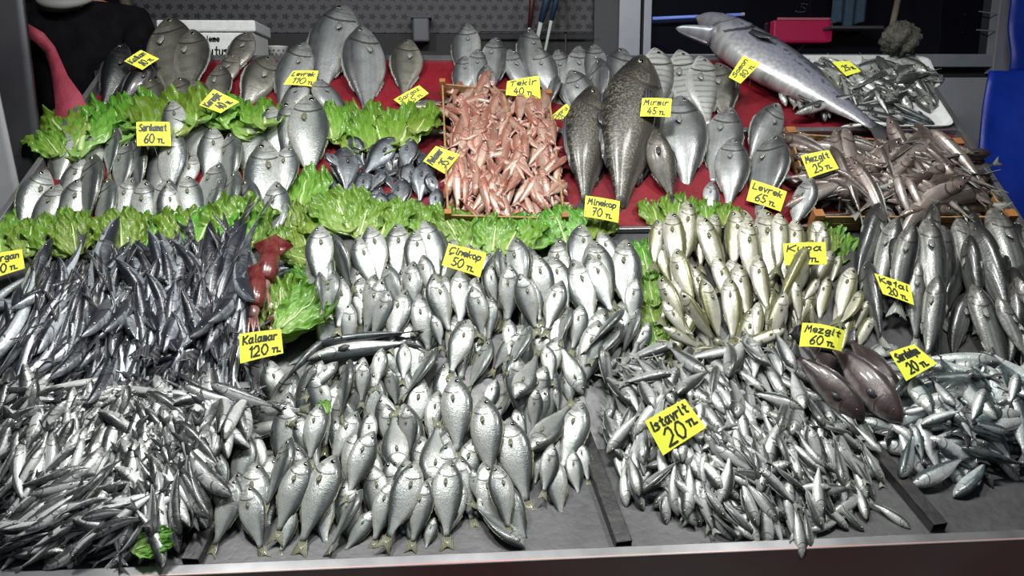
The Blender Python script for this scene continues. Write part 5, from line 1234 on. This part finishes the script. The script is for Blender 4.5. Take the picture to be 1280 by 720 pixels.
# ------------------------------------------------------------------ the seller at the upper left
def skin_body(name, verts, edges, radii, m, parent, lvl=2):
    me = bpy.data.meshes.new(name); me.from_pydata(verts, edges, []); me.update()
    o = link(name, me, parent); me.materials.append(m)
    md = o.modifiers.new('skin', 'SKIN'); md.use_smooth_shade = True
    lay = me.skin_vertices[0] if me.skin_vertices else None
    if lay is None:
        import bmesh
        bm = bmesh.new(); bm.from_mesh(me); bm.verts.layers.skin.verify(); bm.to_mesh(me); bm.free(); lay = me.skin_vertices[0]
    for i, r in enumerate(radii): lay.data[i].radius = (r, r) if not isinstance(r, tuple) else r
    lay.data[0].use_root = True
    sb = o.modifiers.new('sub', 'SUBSURF'); sb.levels = lvl; sb.render_levels = lvl
    return o
YM = YB + .05
nk = at_y(88, 0, YM)
per = empty('person', (nk.x, YM + .05, nk.z - 1.50), 'person in black clothes with a red apron strap, standing behind the upper left corner', 'person')
plat = MB(); plat.wbox(nk.x - .4, nk.x + .4, YM - .2, YM + .5, 0, nk.z - 1.50); o = plat.build('platform', M_wallg, bevel=.005); tag(o, 'low dark platform under the person at the upper left', 'platform')
# local coords: feet at z 0, neck at z 1.50, facing -y
bv = [(0, 0, .95), (0, 0, 1.15), (0, -.01, 1.32), (0, 0, 1.44), (0, .01, 1.52), (0, -.01, 1.60), (0, -.015, 1.68),
      (.19, 0, 1.42), (.26, .02, 1.18), (.24, -.12, .98), (.22, -.20, .93), (-.19, 0, 1.42), (-.26, .02, 1.18), (-.24, -.12, .98), (-.22, -.20, .93),
      (.10, 0, .88), (.11, -.01, .48), (.12, .02, .09), (.12, -.12, .04), (-.10, 0, .88), (-.11, -.01, .48), (-.12, .02, .09), (-.12, -.12, .04)]
be = [(0, 1), (1, 2), (2, 3), (3, 4), (4, 5), (5, 6), (3, 7), (7, 8), (8, 9), (9, 10), (3, 11), (11, 12), (12, 13), (13, 14), (0, 15), (15, 16), (16, 17), (17, 18), (0, 19), (19, 20), (20, 21), (21, 22)]
br = [(.15, .11), (.14, .10), (.16, .11), (.12, .09), .055, .085, .075, .065, .05, .036, .03, .065, .05, .036, .03, .085, .06, .042, .035, .085, .06, .042, .035]
body = skin_body('body', bv, be, br, M_skin, per)
jv = bv[:4] + [(0, .01, 1.49)] + bv[7:10] + bv[11:14]
skin_body('jacket', [tuple(p) for p in jv], [(0, 1), (1, 2), (2, 3), (3, 4), (3, 5), (5, 6), (6, 7), (3, 8), (8, 9), (9, 10)], [(.19, .14), (.175, .13), (.195, .14), (.15, .115), .075, .085, .068, .052, .085, .068, .052], M_black, per)
skin_body('trousers', [(0, 0, .95), (.10, 0, .86), (.11, -.01, .48), (.12, .02, .12), (-.10, 0, .86), (-.11, -.01, .48), (-.12, .02, .12)], [(0, 1), (1, 2), (2, 3), (0, 4), (4, 5), (5, 6)], [(.17, .13), .105, .078, .06, .105, .078, .06], M_black, per)
for sg in (1, -1):     # hands: palm, four fingers, thumb
    w = Vector((.22 * sg, -.20, .93)); hv = [tuple(w), tuple(w + Vector((0, -.05, -.03)))]; he = [(0, 1)]; hr = [.026, .030]
    for k in range(4):
        b = w + Vector(((k - 1.5) * .018, -.075, -.05)); L_ = (.030, .036, .034, .026)[k]; i = len(hv)
        hv += [tuple(b), tuple(b + Vector((0, -L_, -.016))), tuple(b + Vector((0, -L_ * 1.5, -.045)))]; he += [(1, i), (i, i + 1), (i + 1, i + 2)]; hr += [.0095, .0085, .007]
    i = len(hv); hv += [tuple(w + Vector((-.030 * sg, -.035, -.03))), tuple(w + Vector((-.045 * sg, -.065, -.05))), tuple(w + Vector((-.040 * sg, -.09, -.065)))]; he += [(0, i), (i, i + 1), (i + 1, i + 2)]; hr += [.011, .010, .008]
    skin_body('hand', hv, he, hr, M_skin, per)
q = MB(); 
for sg in (1, -1): q.lathe((.032 * sg, -.098, 1.66), [(.001, .012), (.009, .008), (.012, 0), (.009, -.008), (.001, -.012)], 12)
q.build('eye', mat('eye_white', (.5, .5, .5), .2), per, True)
q = MB(); q.tube([(0, -.105, 1.665), (0, -.122, 1.625), (0, -.105, 1.612)], [.010, .015, .008], 10); q.build('nose', M_skin, per, True)
q = MB(); q.tube([(-.025, -.100, 1.585), (0, -.106, 1.583), (.025, -.100, 1.585)], [.004, .007, .004], 8); q.build('mouth', mat('lips', (.25, .08, .07), .5), per, True)
for sg in (1, -1):
    q = MB(); q.tube([(.088 * sg, -.01, 1.68), (.100 * sg, .0, 1.66), (.094 * sg, 0, 1.62), (.086 * sg, -.005, 1.60)], [.008, .012, .010, .006], 8); q.build('ear', M_skin, per, True)
q = MB(); q.lathe((0, .028, 1.69), [(.001, .098), (.05, .090), (.082, .064), (.098, .03), (.099, .0), (.090, -.03)], 24); q.build('hair', M_black, per, True)
# white mask pulled under the chin
q = MB(); pts = [( .10 * math.sin(t), -.05 - .105 * math.cos(t), 1.515 - .045 * math.cos(t)) for t in [(-1.2 + 2.4 * i / 14) for i in range(15)]]; q.tube(pts, [.006 + .011 * math.sin(math.pi * i / 14) for i in range(15)], 10); q.build('face_mask', mat('mask_white', (.22, .22, .22), .7), per, True)
# red apron: strap over the shoulder and a bib
def strip(pts, w, m, nm, parent, t=.004):
    mb = MB(); n = len(pts); vs = []
    for s in (0, 1):
        for i, p in enumerate(pts):
            p = Vector(p); d = (Vector(pts[min(i + 1, n - 1)]) - Vector(pts[max(i - 1, 0)])).normalized(); sd = d.cross(Vector((0, -1, .2))).normalized(); ww = w[i] / 2
            vs += [p + sd * ww + Vector((0, -t * s, 0)), p - sd * ww + Vector((0, -t * s, 0))]
    f = []; k = 2 * n
    for i in range(n - 1):
        a = 2 * i; f += [(a, a + 1, a + 3, a + 2), (k + a + 2, k + a + 3, k + a + 1, k + a), (a, a + 2, k + a + 2, k + a), (a + 1, k + a + 1, k + a + 3, a + 3)]
    f += [(0, k, k + 1, 1), (k - 2, k - 1, 2 * k - 1, 2 * k - 2)]
    mb.add(vs, f); return mb.build(nm, m, parent, True)
pl = per.location
Yl = YM - .13
loc = lambda x, y, dy=0: at_y(x, y, Yl + dy) - Vector(pl)
strip([loc(18, 38, .06), loc(32, 37), loc(50, 47), loc(63, 62), loc(70, 80, -.06), loc(76, 100, -.12), loc(86, 125, -.18), loc(92, 150, -.2), loc(95, 190, -.2)], [.03, .045, .042, .038, .042, .055, .09, .12, .15], M_apron, 'apron', per)
#==END==
